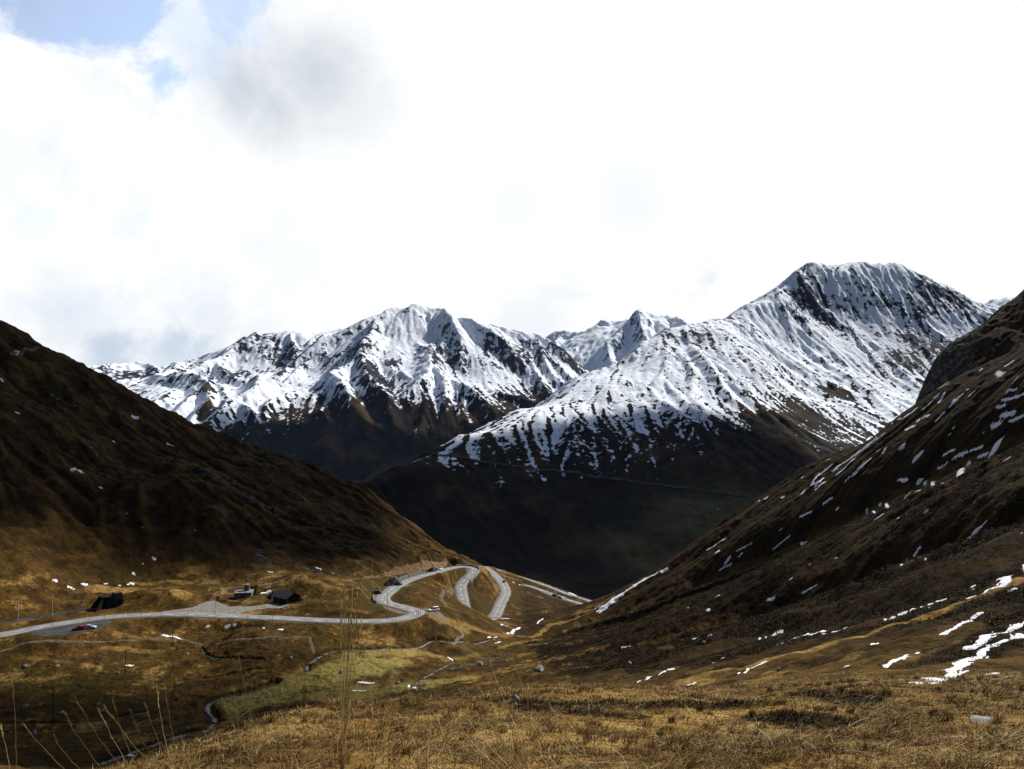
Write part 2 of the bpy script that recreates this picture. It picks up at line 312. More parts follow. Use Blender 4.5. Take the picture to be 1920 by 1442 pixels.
for q in [  # foreground knoll
    (0,1560,8),(0,1600,12),(200,1445,10),(200,1560,18),(500,1442,7.5),(950,1442,7.5),(1500,1442,7.5),(1920,1442,7.5),(2500,1450,8),
    (330,1400,12),(440,1355,14),(560,1330,15.5),(700,1322,17),(850,1312,19),(950,1308,21),(700,1375,11),(1100,1375,12),(1500,1370,12),(1920,1360,12),
    (1100,1305,24),(1300,1298,25),(1500,1292,25),(1700,1290,24),(1920,1285,24),(2500,1250,24),
    # drop behind the lip, down to the valley
    (-400,1700,12),(-400,1650,40),(-400,1600,100),(0,1640,40),(0,1560,100),(0,1450,185),(200,1580,40),(200,1530,100),(440,1460,40),(440,1470,90),(440,1410,160),
    (600,1420,40),(600,1420,90),(600,1380,160),(800,1390,45),(800,1400,100),(800,1360,170),(950,1350,55),(950,1340,120),(950,1310,190),
    # valley floor
    (-400,1400,215),(800,1312,222),(650,1215,283),(570,1240,268),(640,1280,250),(500,1290,256),(700,1320,228),(720,1200,290),(800,1213,300),(800,1260,262),(870,1200,325),(960,1190,372),(930,1240,300),(985,1172,415),
    (600,1178,293),(450,1172,300),(820,1160,314),(830,1180,308),(870,1143,390),(905,1150,388),(840,1150,345),(940,1172,400),
    (800,1110,385),(800,1130,345),(830,1110,402),(760,1120,352),(915,1110,505),(905,1090,520),(975,1120,520),(960,1140,480),(1000,1130,520),(1050,1135,560),
    (690,1100,355),(650,1120,345),(640,1140,325),(600,1090,385),(590,1085,395),(560,1084,372),(540,1088,368),(520,1098,362),
    # left hill
    (0,1100,375),(0,1000,410),(0,900,452),(0,800,500),(0,700,560),(0,606,640),(0,650,770),(0,720,1000),
    (-400,1120,395),(-400,900,450),(-400,600,540),(-400,350,660),(-400,380,800),(-400,600,1100),
    (100,1090,385),(100,950,440),(100,800,520),(100,668,630),(100,730,760),
    (200,1092,395),(200,1000,430),(200,900,480),(200,800,555),(200,716,625),(200,780,750),(200,860,1000),
    (300,1085,400),(300,900,500),(300,775,625),(300,830,750),(250,930,455),(330,880,505),(330,905,470),
    (400,1085,400),(400,1050,410),(400,960,445),(400,895,500),(400,880,540),(400,850,590),(400,816,640),(400,870,760),(400,940,1000),
    (500,1075,405),(500,1000,450),(500,930,510),(500,852,640),(560,871,640),(500,910,760),
    (600,1072,410),(600,1000,470),(600,930,560),(620,893,640),(620,950,760),(620,1020,1000),
    (700,1060,425),(700,1000,500),(690,925,620),(740,965,610),(740,1020,740),(780,1040,500),(760,1010,560),(800,1006,590),(800,1060,720),
    (850,1047,560),(890,1058,540),(860,1090,680),(900,1075,610),
    # behind the road spur
    (905,1061,700),(950,1073,695),(1000,1086,685),(1060,1106,680),(1120,1130,670),(905,1110,800),(1000,1130,800),(1100,1170,800),(1000,1180,1000),
    # right hill: skyline, its back, ribs and gullies
    (1000,1160,412),(1040,1148,425),(1130,1118,440),(1200,1083,450),(1270,1040,455),(1350,982,460),(1420,935,460),(1480,895,460),(1560,850,455),(1650,800,450),(1740,742,445),(1800,705,440),(1920,645,430),(2150,520,420),(2500,330,410),
    (1130,1190,560),(1200,1170,570),(1270,1130,570),(1350,1080,570),(1480,1000,570),(1650,900,560),(1800,810,550),(1920,745,540),(2500,500,540),(2500,700,900),(1920,900,900),(1480,1120,900),
    (1920,740,350),(1700,850,368),(1500,965,382),(1300,1060,388),(1130,1145,395),
    (1920,832,268),(1700,925,280),(1500,1030,290),(1300,1105,300),(1080,1180,310),(960,1225,300),
    (1920,838,305),(1700,932,318),(1500,1036,328),(1300,1108,335),
    (1920,900,215),(1600,1050,240),(1400,1120,250),
    (1920,985,150),(1750,1045,160),(1600,1105,175),(1400,1165,195),(1200,1215,215),(1000,1262,235),
    (1920,990,182),(1750,1050,192),(1600,1110,207),(1400,1168,228),
    (1920,1085,85),(1700,1150,95),(1500,1195,110),(1300,1240,130),(1100,1280,150),
    (1920,1088,108),(1700,1153,118),(1500,1198,133),
    (1920,1200,45),(1700,1230,48),(1500,1255,55),(1300,1280,60),(2500,900,150),(2500,1100,60),(2500,700,270)]: cR(*q)
for q in [(0,1250,-77),(0,1340,-79),(100,1348,-80),(234,1267,-79),(323,1211,-77.5),(400,1320,-81),(200,1300,-79.5),(400,1250,-79),(0,1210,-73.6),(150,1203,-73.6),(300,1178,-75),(450,1200,-77.5),(440,1345,-81.5),(200,1440,-81),
          (-400,1350,-76),(400,1135,-71.8),(440,1128,-71.6),(540,1140,-71.8),(300,1130,-70),(330,1110,-70),(290,1115,-69.5),(400,1112,-71),(240,1125,-70.5),(813,1145,-73.2),(840,1140,-74)]: cZ(*q)
for u in (-1400, -700, -200, 300, 700, 1000, 1300, 1700, 2200, 3000):
    th = th_t(u, 900)[0]
    for r, z in ((1350, -300), (3000, -330), (22000, -400)): ctl.append((th, r, (z+EYE)/r))
for u, z1, z2 in ((-1400, 0, 150), (-3000, 10, 150), (3400, -5, 120), (6000, -10, 100)):
    th = th_t(u, 900)[0]
    for r, z in ((30, z1-8), (200, (z1+z2)/3-30), (500, z2), (1000, z2-150)): ctl.append((th, r, (z+EYE)/r))
ctl = np.array(ctl)
tps = TPS(ctl[:, 0], ctl[:, 1], ctl[:, 2])
cth = np.linspace(-2.0, 2.0, 900); cb = np.linspace(math.log(0.5), math.log(23000), 420)
CZ = tps(*[g for g in np.meshgrid(cth, np.exp(cb))])
print('tps', time.time()-T0)

def lin(a, b, n): return np.linspace(a, b, n, endpoint=False)
QT = 1.0
ths = np.concatenate([lin(-2.0, -0.66, 60), lin(-0.66, 0.66, int(1350*QT)), np.linspace(0.66, 2.0, 60)])
lr = np.concatenate([lin(math.log(0.7), math.log(6), 60), lin(math.log(6), math.log(30), 330), lin(math.log(30), math.log(200), 330), lin(math.log(200), math.log(320), 330), lin(math.log(320), math.log(720), 520), lin(math.log(720), math.log(1500), 70), np.linspace(math.log(1500), math.log(22000), 40)])
rs = np.exp(lr); NJ, NI = len(rs), len(ths)
TH, RR = np.meshgrid(ths, rs); X = RR*np.sin(TH); Y = RR*np.cos(TH)
S = grid_interp(cth, cb, CZ, TH.ravel(), np.log(RR.ravel())).reshape(RR.shape)
Z = S*RR-EYE
def terr_noise():
    far = sstep(RR, 25, 160); vfar = sstep(RR, 330, 430); end = 1-sstep(RR, 900, 1600)*0.3
    flat = 1-0.75*(sstep(RR, 190, 220)*(1-sstep(RR, 300, 400)))*(1-sstep(TH, -0.06, 0.06))
    z = fbm(X, Y, 70, 3, 0.5)*2.6*far*flat*end
    z += fbm(X, Y, 38, 3, 0.5, True, 3.0)*3.0*vfar*sstep(-TH, -0.02, 0.04)*end
    z += (fbm(X, Y, 110, 4, 0.6, False, 14.0)*7.0+fbm(X, Y, 24, 4, 0.65, False, 15.0)*3.8)*sstep(RR, 400, 470)*sstep(-TH, -0.01, 0.08)*end
    z += fbm(X, Y, 14, 3, 0.55, False, 5.0)*0.95*far*(0.55+0.45*flat)
    nr = 1-sstep(RR, 250, 600)*0.3
    z += fbm(X, Y, 3.2, 2, 0.5, False, 8.0)*0.46*sstep(RR, 12, 60)*nr
    z += fbm(X, Y, 1.9, 2, 0.5, False, 8.0)*0.085*(1-sstep(RR, 30, 90))+fbm(X, Y, 6.5, 3, 0.5, False, 6.0)*0.42*sstep(RR, 7, 14)*(1-sstep(RR, 40, 90))
    z += np.where(RR < 720, fbm(X, Y, 1.3, 2, 0.6, False, 4.0)*0.17*sstep(RR, 15, 60)*(1-sstep(RR, 600, 720)), 0)
    z += fbm(X, Y, 0.45, 2, 0.5, False, 9.0)*0.03*(1-sstep(RR, 25, 60))
    return z
Z += terr_noise()
def bump(u, v, z, h, a, b, ang):
    p = pZ(u, v, z); dx = X-p[0]; dy = Y-p[1]; c, s_ = math.cos(ang), math.sin(ang)
    q = ((dx*c+dy*s_)/a)**2+((-dx*s_+dy*c)/b)**2
    np.add(Z, h*np.exp(-q**1.5), out=Z)
bump(292, 1122, -70, 3.2, 15, 7, 0.15); bump(572, 1102, -70, 3.2, 10, 9, 0.0); bump(610, 1112, -70, 1.8, 9, 7, 0.2); bump(480, 1143, -72, 0.9, 8, 2.2, 0.1); bump(600, 1135, -71, 1.2, 14, 6, 0.0)
def hgt(x, y):
    x = np.asarray(x, float); y = np.asarray(y, float)
    return grid_interp(ths, rs, Z, np.arctan2(x, y), np.hypot(x, y))
def pick(u, v, rmin=5.0, rmax=1200):
    """first terrain point met by the sight line through photo pixel (u, v)"""
    th, t = th_t(u, v); r = np.exp(np.linspace(math.log(rmin), math.log(rmax), 3000))
    h = hgt(r*math.sin(th), r*math.cos(th)); k = np.argmax(h >= t*r)
    rr = r[k] if h[k] >= t*r[k] else rmax
    return np.array([rr*math.sin(th), rr*math.cos(th), float(h[k])])
def blur(a, n=1):
    for _ in range(n):
        a = np.pad(a, 1, 'edge'); a = (a[:-2, 1:-1]+a[2:, 1:-1]+a[1:-1, :-2]+a[1:-1, 2:]+2*a[1:-1, 1:-1])/6
    return a
def lic(Zg, n=22, pre=6, nb=0, seed=1):
    """noise drawn out along the fall line of a height grid: runnels, screes and avalanche tracks"""
    Zs = blur(Zg, pre); gy, gx = np.gradient(Zs); L = np.hypot(gx, gy)+1e-6; gx, gy = gx/L, gy/L
    h, w = Zg.shape; N = np.random.RandomState(seed).randn(h, w)
    if nb: N = blur(N, nb)
    acc = N.copy(); J, I = np.meshgrid(np.arange(h), np.arange(w), indexing='ij')
    for sg in (1, -1):
        x = I.astype(np.float32); y = J.astype(np.float32)
        for k in range(n):
            xi = np.clip(x+0.5, 0, w-1).astype(np.int32); yi = np.clip(y+0.5, 0, h-1).astype(np.int32)
            x = np.clip(x+sg*gx[yi, xi], 0, w-1); y = np.clip(y+sg*gy[yi, xi], 0, h-1)
            acc += N[np.clip(y+0.5, 0, h-1).astype(np.int32), np.clip(x+0.5, 0, w-1).astype(np.int32)]*(1-k/n*0.6)
    acc -= blur(acc, 30); return (acc/acc.std()).astype(np.float32)
def carve(uv, depth, width):
    global Z
    P = np.array([pick(*q) for q in uv]); pad = max(np.max(width) if hasattr(width, '__len__') else width, 1)*3
    m = (X > P[:, 0].min()-pad) & (X < P[:, 0].max()+pad) & (Y > P[:, 1].min()-pad) & (Y < P[:, 1].max()+pad)
    d, _ = seg_dist(X[m], Y[m], P); Z[m] -= depth*np.exp(-(d/width)**2)
carve([(1990,760),(1920,792),(1700,893),(1500,1003),(1300,1082),(1140,1150)], 16, 28)
carve([(1990,930),(1920,955),(1750,1020),(1600,1085),(1400,1148),(1220,1200)], 10.5, 17)
carve([(1990,1020),(1920,1055),(1700,1130),(1500,1180),(1320,1225)], 3.5, 8)
carve([(1600,960),(1450,1035),(1330,1085)], 3, 12); carve([(1800,700),(1600,845),(1420,960),(1260,1065)], 3, 10)
_lx = np.arange(-560, 640, 1.7); _ly = np.arange(50, 860, 1.7); _LX, _LY = np.meshgrid(_lx, _ly)
_LZ = hgt(_LX.ravel(), _LY.ravel()).reshape(_LX.shape)
LICF = grid_interp(_lx, _ly, lic(_LZ, 16, 10, 0, 3), X.ravel(), Y.ravel()).reshape(X.shape)
LICW = grid_interp(_lx, _ly, lic(_LZ, 34, 14, 6, 4), X.ravel(), Y.ravel()).reshape(X.shape)
_in = sstep(X, -555, -530)*(1-sstep(X, 610, 635))*sstep(Y, 50, 75)*(1-sstep(Y, 830, 855))
_hill = np.clip(sstep(RR, 395, 450)*sstep(-TH, -0.03, 0.04)+sstep(TH, 0.03, 0.10)*sstep(RR, 90, 200), 0, 1)*_in
LICF *= _hill; LICW *= _hill
Z += LICF*0.20+LICW*np.where(TH < 0, 0.6, 0.5)
# flatten along the roads and the railway
def conform(line, half, fall, drop=0.12):
    global Z
    x0, x1 = line[:, 0].min()-half-fall-3, line[:, 0].max()+half+fall+3; y0, y1 = line[:, 1].min()-half-fall-3, line[:, 1].max()+half+fall+3
    m = (X > x0) & (X < x1) & (Y > y0) & (Y < y1)
    d, z = seg_dist(X[m], Y[m], line)
    w = 1-sstep(d, half, half+fall); Z[m] = Z[m]*(1-w)+(z-drop)*w
rl = resample(road, 3.0); rl2 = resample(road2, 3.0); rll = resample(rail, 3.0)
conform(rll, 2.6, 5); conform(rl2, 4.0, 8)
# order: far legs first so that nearer legs win
k_far = np.argmax(rl[:, 1]); conform(rl[len(rl)//2-10:], 4.6, 6); conform(rl[:len(rl)//2], 4.6, 6)
conform(rl[len(rl)//2-10:], 3.9, 1.2); conform(rl[:len(rl)//2], 3.9, 1.2)
conform(rl[len(rl)//2-24:len(rl)//2+24], 3.9, 1.2)
def cut_outside(a, b_, side, depth, reach):
    def near(q): p = pZ(*q); return int(np.argmin(np.hypot(rl[:, 0]-p[0], rl[:, 1]-p[1])))
    i, j = sorted((near(a), near(b_))); Q = rl[i:j+1]; d = np.gradient(Q[:, :2], axis=0); d /= np.linalg.norm(d, axis=1)[:, None]; W = Q.copy(); W[:, :2] += np.c_[d[:, 1], -d[:, 0]]*side*(4.0+reach)
    m = (X > W[:, 0].min()-reach) & (X < W[:, 0].max()+reach) & (Y > W[:, 1].min()-reach) & (Y < W[:, 1].max()+reach)
    dd, z = seg_dist(X[m], Y[m], W); w = 1-sstep(dd, reach*0.92, reach*1.0); Z[m] = Z[m]*(1-w)+np.minimum(Z[m], z-depth)*w
cut_outside((866,1062.5,-87.2), (872.5,1089,-91.2), -1, 7.0, 8)
def in_poly(x, y, poly):
    c = np.zeros(x.shape, bool); n = len(poly)
    for i in range(n):
        x0, y0 = poly[i][:2]; x1, y1 = poly[(i+1) % n][:2]
        c ^= ((y0 > y) != (y1 > y)) & (x < (x1-x0)*(y-y0)/(y1-y0+1e-12)+x0)
    return c
def flatten_poly(poly, z, fall=3.0, drop=0.12):
    p = np.array(poly); m = (X > p[:, 0].min()-fall) & (X < p[:, 0].max()+fall) & (Y > p[:, 1].min()-fall) & (Y < p[:, 1].max()+fall)
    x, y = X[m], Y[m]; ins = in_poly(x, y, p); d, _ = seg_dist(x, y, np.c_[np.vstack([p, p[:1]])[:, :2], np.zeros(len(p)+1)])
    w = np.where(ins, 1.0, 1-sstep(d, 0.3, fall)); Z[m] = Z[m]*(1-w)+(z-drop)*w
LAYBY = [pZ(u, v, -72) for u, v in ((55,1183),(100,1176),(150,1168),(200,1162),(212,1166),(200,1174),(180,1180),(150,1186),(110,1191),(75,1193),(60,1190))]
YARD = [pZ(u, v, -72) for u, v in ((300,1147),(330,1143),(360,1139),(376,1132),(390,1127),(402,1126),(412,1130),(430,1137),(470,1137),(500,1133),(520,1137),(490,1142),(460,1147),(450,1152),(400,1152),(340,1151))]
HUT_PAD = [pZ(u, v, -72) for u, v in ((500,1141),(503,1124),(542,1124),(556,1132),(522,1142))]
GREY_PAD = [pZ(u, v, -71.8) for u, v in ((420,1124),(425,1112),(470,1112),(468,1122),(440,1127))]
BEND = [pZ(u, v, -73.4) for u, v in ((722,1134),(735,1139),(750,1143),(762,1148),(766,1152),(752,1154),(738,1153),(728,1146))]
SPOT = [pZ(u, v, -73.0) for u, v in ((786,1142),(800,1140),(830,1143),(836,1149),(815,1152),(790,1153))]
flatten_poly(LAYBY, -72, 9.0)
for pl, z in ((YARD, -72), (HUT_PAD, -72), (GREY_PAD, -71.8)): flatten_poly(pl, z)
print('terrain', NJ, NI, time.time()-T0)
# ------------------------------------------------------------------ ground cover masks (kept as attributes of the ground)
A = {k: np.zeros(X.shape, np.float32) for k in ('straw', 'heath', 'green', 'rock', 'dirt')}
SNOW = np.full(X.shape, -1.0, np.float32)
N8 = fbm(X, Y, 8, 4, 0.6, False, 21.0); N1 = fbm(X, Y, 1.3, 3, 0.6, False, 31.0); N30 = fbm(X, Y, 32, 4, 0.55, False, 41.0)
def win(pts, pad):
    p = np.asarray(pts); r = np.hypot(p[:, 0], p[:, 1]); t = np.arctan2(p[:, 0], p[:, 1])
    j0, j1 = np.searchsorted(rs, [max(r.min()-pad, 0.8), r.max()+pad]); i0, i1 = np.searchsorted(ths, [t.min()-pad/max(r.min(), 1), t.max()+pad/max(r.min(), 1)])
    return slice(j0, j1), slice(i0, i1)
def blob(name, uv, wpx, val=1.0, rough=0.5, soft=0.6):
    P = np.array([pick(*q) for q in uv]) if len(uv) > 1 else np.array([pick(*uv[0])]*2)+np.array([[0, 0, 0], [.01, 0, 0]])
    w = wpx*np.median(np.hypot(P[:, 0], P[:, 1]))/F
    sl = win(P, w*2.2); d, _ = seg_dist(X[sl], Y[sl], P)
    d = d/w+N8[sl]*rough*0.9+N1[sl]*rough*0.3
    A[name][sl] = np.maximum(A[name][sl], val*(1-sstep(d, 1-soft, 1+soft*0.3)))
def snow(uv, wpx, rough=0.55, sub=1.0):
    """snow lying along a line on the slope; width in metres from its width in the photo"""
    P = np.array([pick(*q) for q in uv]) if len(uv) > 1 else np.array([pick(*uv[0])]*2)+np.array([[0, 0, 0], [.01, 0, 0]])
    r = np.median(np.hypot(P[:, 0], P[:, 1])); w = wpx*r/F*0.5
    sl = win(P, w*3.2+0.5); x, y = X[sl], Y[sl]
    d, _ = seg_dist(x, y, P)
    n = fbm(x, y, max(w*2.6, 0.4), 4, 0.7, False, 61.0)*1.5+fbm(x, y, max(w*9, 0.8), 2, 0.6, False, 63.0)*0.7
    SNOW[sl] = np.maximum(SNOW[sl], np.clip(np.maximum(0.75-d/w+n*rough*1.9, 0.32-d/(w*2.6)+fbm(x, y, max(w*1.1, 0.35), 3, 0.7, False, 65.0)*1.25), -1, 1.0))
rightside = sstep(TH, -0.02, 0.03)
rline = np.interp(TH, [th_t(u, 900)[0] for u in (900, 960, 1020, 1100, 1300, 1600, 1920, 2500)], [330, 285, 185, 130, 62, 50, 42, 40])
A['straw'] = (1-sstep(RR, 24, 45))*np.clip(0.8+fbm(X, Y, 5, 3, 0.6, False, 52.0)*0.9, 0, 1)
A['heath'] = np.maximum(A['heath'], rightside*sstep(RR/rline, 1.0, 1.5)*np.clip(0.85+LICW*0.12+LICF*0.10+fbm(X, Y, 22, 4, 0.6, False, 53.0)*0.5, 0, 1)*(1-sstep(RR, 700, 900)))
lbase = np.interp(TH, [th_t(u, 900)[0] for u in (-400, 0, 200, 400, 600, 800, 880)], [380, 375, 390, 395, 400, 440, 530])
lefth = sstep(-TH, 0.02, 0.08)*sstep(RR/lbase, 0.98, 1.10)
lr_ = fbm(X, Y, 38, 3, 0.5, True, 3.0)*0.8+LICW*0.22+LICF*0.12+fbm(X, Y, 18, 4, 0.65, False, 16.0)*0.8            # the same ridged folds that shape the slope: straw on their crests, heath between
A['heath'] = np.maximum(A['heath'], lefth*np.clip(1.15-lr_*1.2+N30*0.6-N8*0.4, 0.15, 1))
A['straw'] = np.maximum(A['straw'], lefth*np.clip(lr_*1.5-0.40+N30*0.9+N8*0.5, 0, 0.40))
A['heath'] = np.maximum(A['heath'], np.clip(N30*1.3+N8*1.5-0.25, 0, 0.9)*(RR > 190)*(RR < 400)*(TH < 0.05))
A['straw'] = np.maximum(A['straw'], np.clip(-N30*1.2+0.10-N8*1.2+N1*0.6, 0, 0.85)*(RR > 190)*(RR < 700)*(TH < 0.12)*(1-lefth*0.85))
# olive crests, the foot of the hill and the road
for uv, w, v in [([(170,1102),(260,1106),(340,1112)],20,.9), ([(250,1095),(330,1092),(400,1090)],14,.7), ([(430,1105),(500,1098),(560,1085)],20,.75), ([(340,1080),(390,1062)],16,.6),
                 ([(500,1020),(560,1060),(650,1085)],10,1), ([(400,1000),(480,1040),(540,1075)],9,.9), ([(560,905),(640,950),(720,1000),(800,1045)],10,1), ([(500,960),(600,1000),(700,1030),(760,1060)],9,.9), ([(250,880),(340,872),(420,880)],20,.9),
                 ([(60,680),(120,710),(200,770),(330,850)],10,.8), ([(0,740),(60,790),(110,850),(160,900)],13,.9), ([(20,930),(150,905),(300,890)],18,.8),
                 ([(580,1090),(640,1105),(690,1120)],16,.6), ([(640,1140),(690,1150)],12,.6), ([(730,1090),(840,1075)],5,.4), ([(810,1160),(880,1175),(930,1190)],18,.75), ([(780,1120),(840,1105)],18,.35),
                 ([(950,1190),(1030,1172),(1110,1145),(1150,1118)],9,.9), ([(940,1215),(1010,1200),(1060,1185)],12,.8), ([(900,1240),(980,1225)],10,.6),
                 ([(200,1215),(300,1222)],14,.7), ([(60,1235),(140,1245)],10,.6), ([(220,1190),(330,1200)],12,.6), ([(480,1180),(560,1200)],10,.4),
                 ([(1920,822),(1700,916),(1500,1020),(1300,1096),(1080,1170)],14,.55), ([(1920,976),(1750,1037),(1600,1097),(1400,1157),(1200,1207)],14,.55), ([(1900,665),(1740,752),(1560,860),(1420,945),(1270,1050),(1150,1112)],10,.45), ([(1150,1310),(1300,1275),(1450,1235),(1600,1195),(1760,1150),(1920,1085)],34,.95), ([(1250,1320),(1450,1260),(1600,1230)],36,.85), ([(1000,1262),(1150,1240),(1260,1215)],12,.6), ([(940,1290),(1060,1280)],14,.6), ([(1600,1270),(1800,1200)],22,.6)]:  # olive tone on right-slope rib crests also puts their lit contrast into colour
    lh = uv[0][1] < 1030 and uv[0][0] < 700
    blob('straw', uv, w*(1.7 if lh else 1), v*(0.5 if lh else 1), 1.6 if lh else 0.9, 0.9 if lh else 0.6)
for uv, w, v in [([(450,1318),(600,1275),(720,1245)],60,1), ([(640,1235),(800,1225)],26,.8), ([(540,1312),(720,1296),(860,1275)],45,.8), ([(830,1240),(900,1228)],10,.5), ([(920,1066),(980,1085)],4,.9), ([(1010,1095),(1060,1105)],6,.7), ([(1020,1130),(1080,1138)],8,.6), ([(220,1110),(300,1108)],10,.4), ([(430,1140),(470,1130)],6,.5)]:
    blob('green', uv, w, v, 0.7)
for sl_ in ([(1700,1250),(1900,1210)], [(960,1318),(1150,1322),(1400,1318)], [(1000,1330),(1180,1345)], [(1440,1345),(1560,1360)], [(300,1410),(420,1375)], [(1780,1225),(1900,1160)], [(1500,1300),(1600,1310)]):
    blob('heath', sl_, 20 if sl_[0][0] == 300 else 46, 1.0, 1.3)
# only the band of open grass loses its shrubs
A['heath'] *= (1-np.clip(A['straw']-0.3, 0, 0.65)*1.4*rightside*(RR > 40))*(1-np.clip(A['straw']-0.42, 0, 0.5)*1.9*lefth)
for uv, w in [([(380,885),(430,900),(470,930)],16), ([(440,915),(520,960)],9), ([(485,1035),(505,1055)],9), ([(570,1062),(600,1075)],7), ([(615,1072),(640,1080)],6), ([(740,1082),(748,1095)],8), ([(808,1062),(815,1067)],6),
              ([(705,925),(745,960)],9), ([(700,1100),(712,1112)],5), ([(600,1010),(640,1030)],4), ([(100,745),(140,760)],5), ([(160,830),(180,850)],6), ([(850,1255),(950,1225)],8), ([(1060,1100),(1040,1120)],3), ([(1900,1395),(1860,1398)],7)]:
    blob('rock', uv, w, 1.0, 0.9)
for uv, w in [([(870,1175),(866,1195),(850,1210)],2.5), ([(760,1100),(765,1098)],5)]: blob('dirt', uv, w, 1.0, 0.5)
print('masks', time.time()-T0)
# snow streaks of the near slopes (photo positions, lying on the ground there)
for uv, w in [([(1128,1142),(1160,1118),(1195,1094),(1246,1068)],14), ([(1196,1280),(1215,1270),(1240,1262)],6), ([(1240,1262),(1270,1253)],4), ([(1288,1287),(1305,1280)],6), ([(1385,1262),(1415,1250),(1438,1240)],5), ([(1455,1210),(1500,1193),(1545,1183)],8), ([(1490,1205),(1540,1188),(1585,1178)],6),
              ([(1660,1162),(1700,1146),(1740,1140)],6), ([(1690,1153),(1760,1127),(1775,1124)],4), ([(1815,1122),(1850,1108),(1885,1096)],7), ([(1880,1095),(1925,1062)],12), ([(1770,1190),(1800,1170),(1835,1150)],11), ([(1660,1250),(1690,1235),(1720,1224)],8), ([(1637,1208),(1650,1206)],8), ([(1585,1250),(1592,1248)],8),
              ([(1730,1281),(1790,1255),(1850,1215),(1915,1190)],17), ([(1820,1215),(1860,1190),(1912,1172)],16), ([(1785,1272),(1815,1258)],6), ([(1852,1265),(1872,1262)],7), ([(1450,1192),(1468,1184)],6), ([(1424,1198),(1436,1196)],5), ([(1337,1243),(1342,1242)],4), ([(1352,1236),(1358,1233)],4),
              ([(1300,1198),(1340,1190)],3), ([(1240,1210),(1300,1198)],2.5), ([(1165,1216),(1180,1212)],3), ([(1888,1112),(1905,1104)],7), ([(1440,1126),(1450,1122)],6), ([(1505,1112),(1530,1098)],4), ([(1720,1155),(1732,1150)],4), ([(1825,1105),(1850,1093)],5),
              ([(1400,785),(1400,786)],1), ([(1640,825),(1570,875),(1530,912)],7), ([(1655,815),(1610,850)],8), ([(1600,862),(1570,890)],5), ([(1560,872),(1530,895),(1505,925)],5), ([(1545,905),(1530,918)],6), ([(1620,868),(1585,905)],3), ([(1695,783),(1720,765)],4), ([(1730,768),(1745,755)],4), ([(1760,755),(1770,738)],4), ([(1755,790),(1770,775)],3.5),
              ([(1720,790),(1740,780)],6), ([(1700,805),(1712,800)],6), ([(1672,795),(1690,785)],3), ([(1660,842),(1655,850)],5), ([(1780,765),(1795,750)],4), ([(1560,935),(1545,945)],4), ([(1500,970),(1520,960)],3), ([(1450,1030),(1480,1005)],2.5), ([(1410,1020),(1380,1035)],2.5), ([(1325,1032),(1345,1020),(1360,1010)],4), ([(1392,1038),(1385,1045)],3), ([(1350,1070),(1370,1060)],3),
              ([(1880,780),(1900,775)],8), ([(1860,800),(1875,795)],7), ([(1895,790),(1918,780)],5), ([(1790,860),(1810,850)],6), ([(1815,870),(1800,890)],7), ([(1775,870),(1760,880)],4), ([(1770,855),(1790,845)],4), ([(1650,945),(1665,955)],3.5), ([(1685,900),(1700,903)],4), ([(1625,955),(1640,963)],2.5), ([(1735,905),(1750,910)],4), ([(1820,845),(1840,840)],4), ([(1870,765),(1885,760)],4),
              ([(1890,735),(1905,730)],5), ([(1870,700),(1880,703)],7), ([(1835,858),(1850,853)],4), ([(1715,1040),(1722,1030)],6), ([(1700,1050),(1690,1060)],3), ([(1725,1050),(1735,1048)],4), ([(1640,975),(1655,965)],3), ([(1880,750),(1918,740)],4),
              ([(305,1191),(325,1194),(342,1199)],4.5), ([(238,1248),(247,1249)],5), ([(425,1176),(428,1176)],6), ([(438,1174),(440,1174)],4), ([(524,1180),(528,1180)],6), ([(388,1177),(391,1177)],4), ([(494,1178),(496,1178)],3), ([(675,1280),(700,1281)],6), ([(660,1296),(685,1296)],3), ([(768,1287),(778,1290)],7), ([(388,1369),(396,1366)],5), ([(228,1418),(245,1416)],6),
              ([(492,1112),(506,1111)],6), ([(135,882),(152,884)],5), ([(250,783),(258,784)],5), ([(314,834),(324,836)],4), ([(213,829),(215,829)],3), ([(28,664),(37,661)],6), ([(30,773),(36,776)],3), ([(2,712),(5,716)],4), ([(594,1064),(602,1068)],4), ([(503,1072),(510,1073)],3), ([(187,915),(190,915)],3),
              ([(156,1095),(161,1098)],5), ([(128,1100),(138,1104)],4), ([(197,1095),(199,1095)],4), ([(247,1094),(250,1095)],6), ([(249,1076),(251,1077)],4), ([(240,1096),(242,1097)],4), ([(100,1089),(106,1091)],4), ([(224,1098),(225,1098)],3),
              ([(925,1160),(955,1160)],3.5), ([(940,1172),(950,1174)],4.5), ([(952,1188),(965,1180),(975,1177)],4), ([(915,1195),(932,1195)],3), ([(906,1200),(911,1201)],4), ([(930,1206),(938,1203)],4), ([(1068,1112),(1075,1115),(1086,1120)],5), ([(926,1076),(935,1081),(943,1085)],5), ([(962,1092),(975,1097)],3.5),
              ([(1008,1170),(1018,1160)],2.5), ([(840,1233),(850,1240)],3)]:
    if len(uv) > 1 and uv[0][0] == 1400 and uv[0][1] == 785: continue
    snow(uv, w)
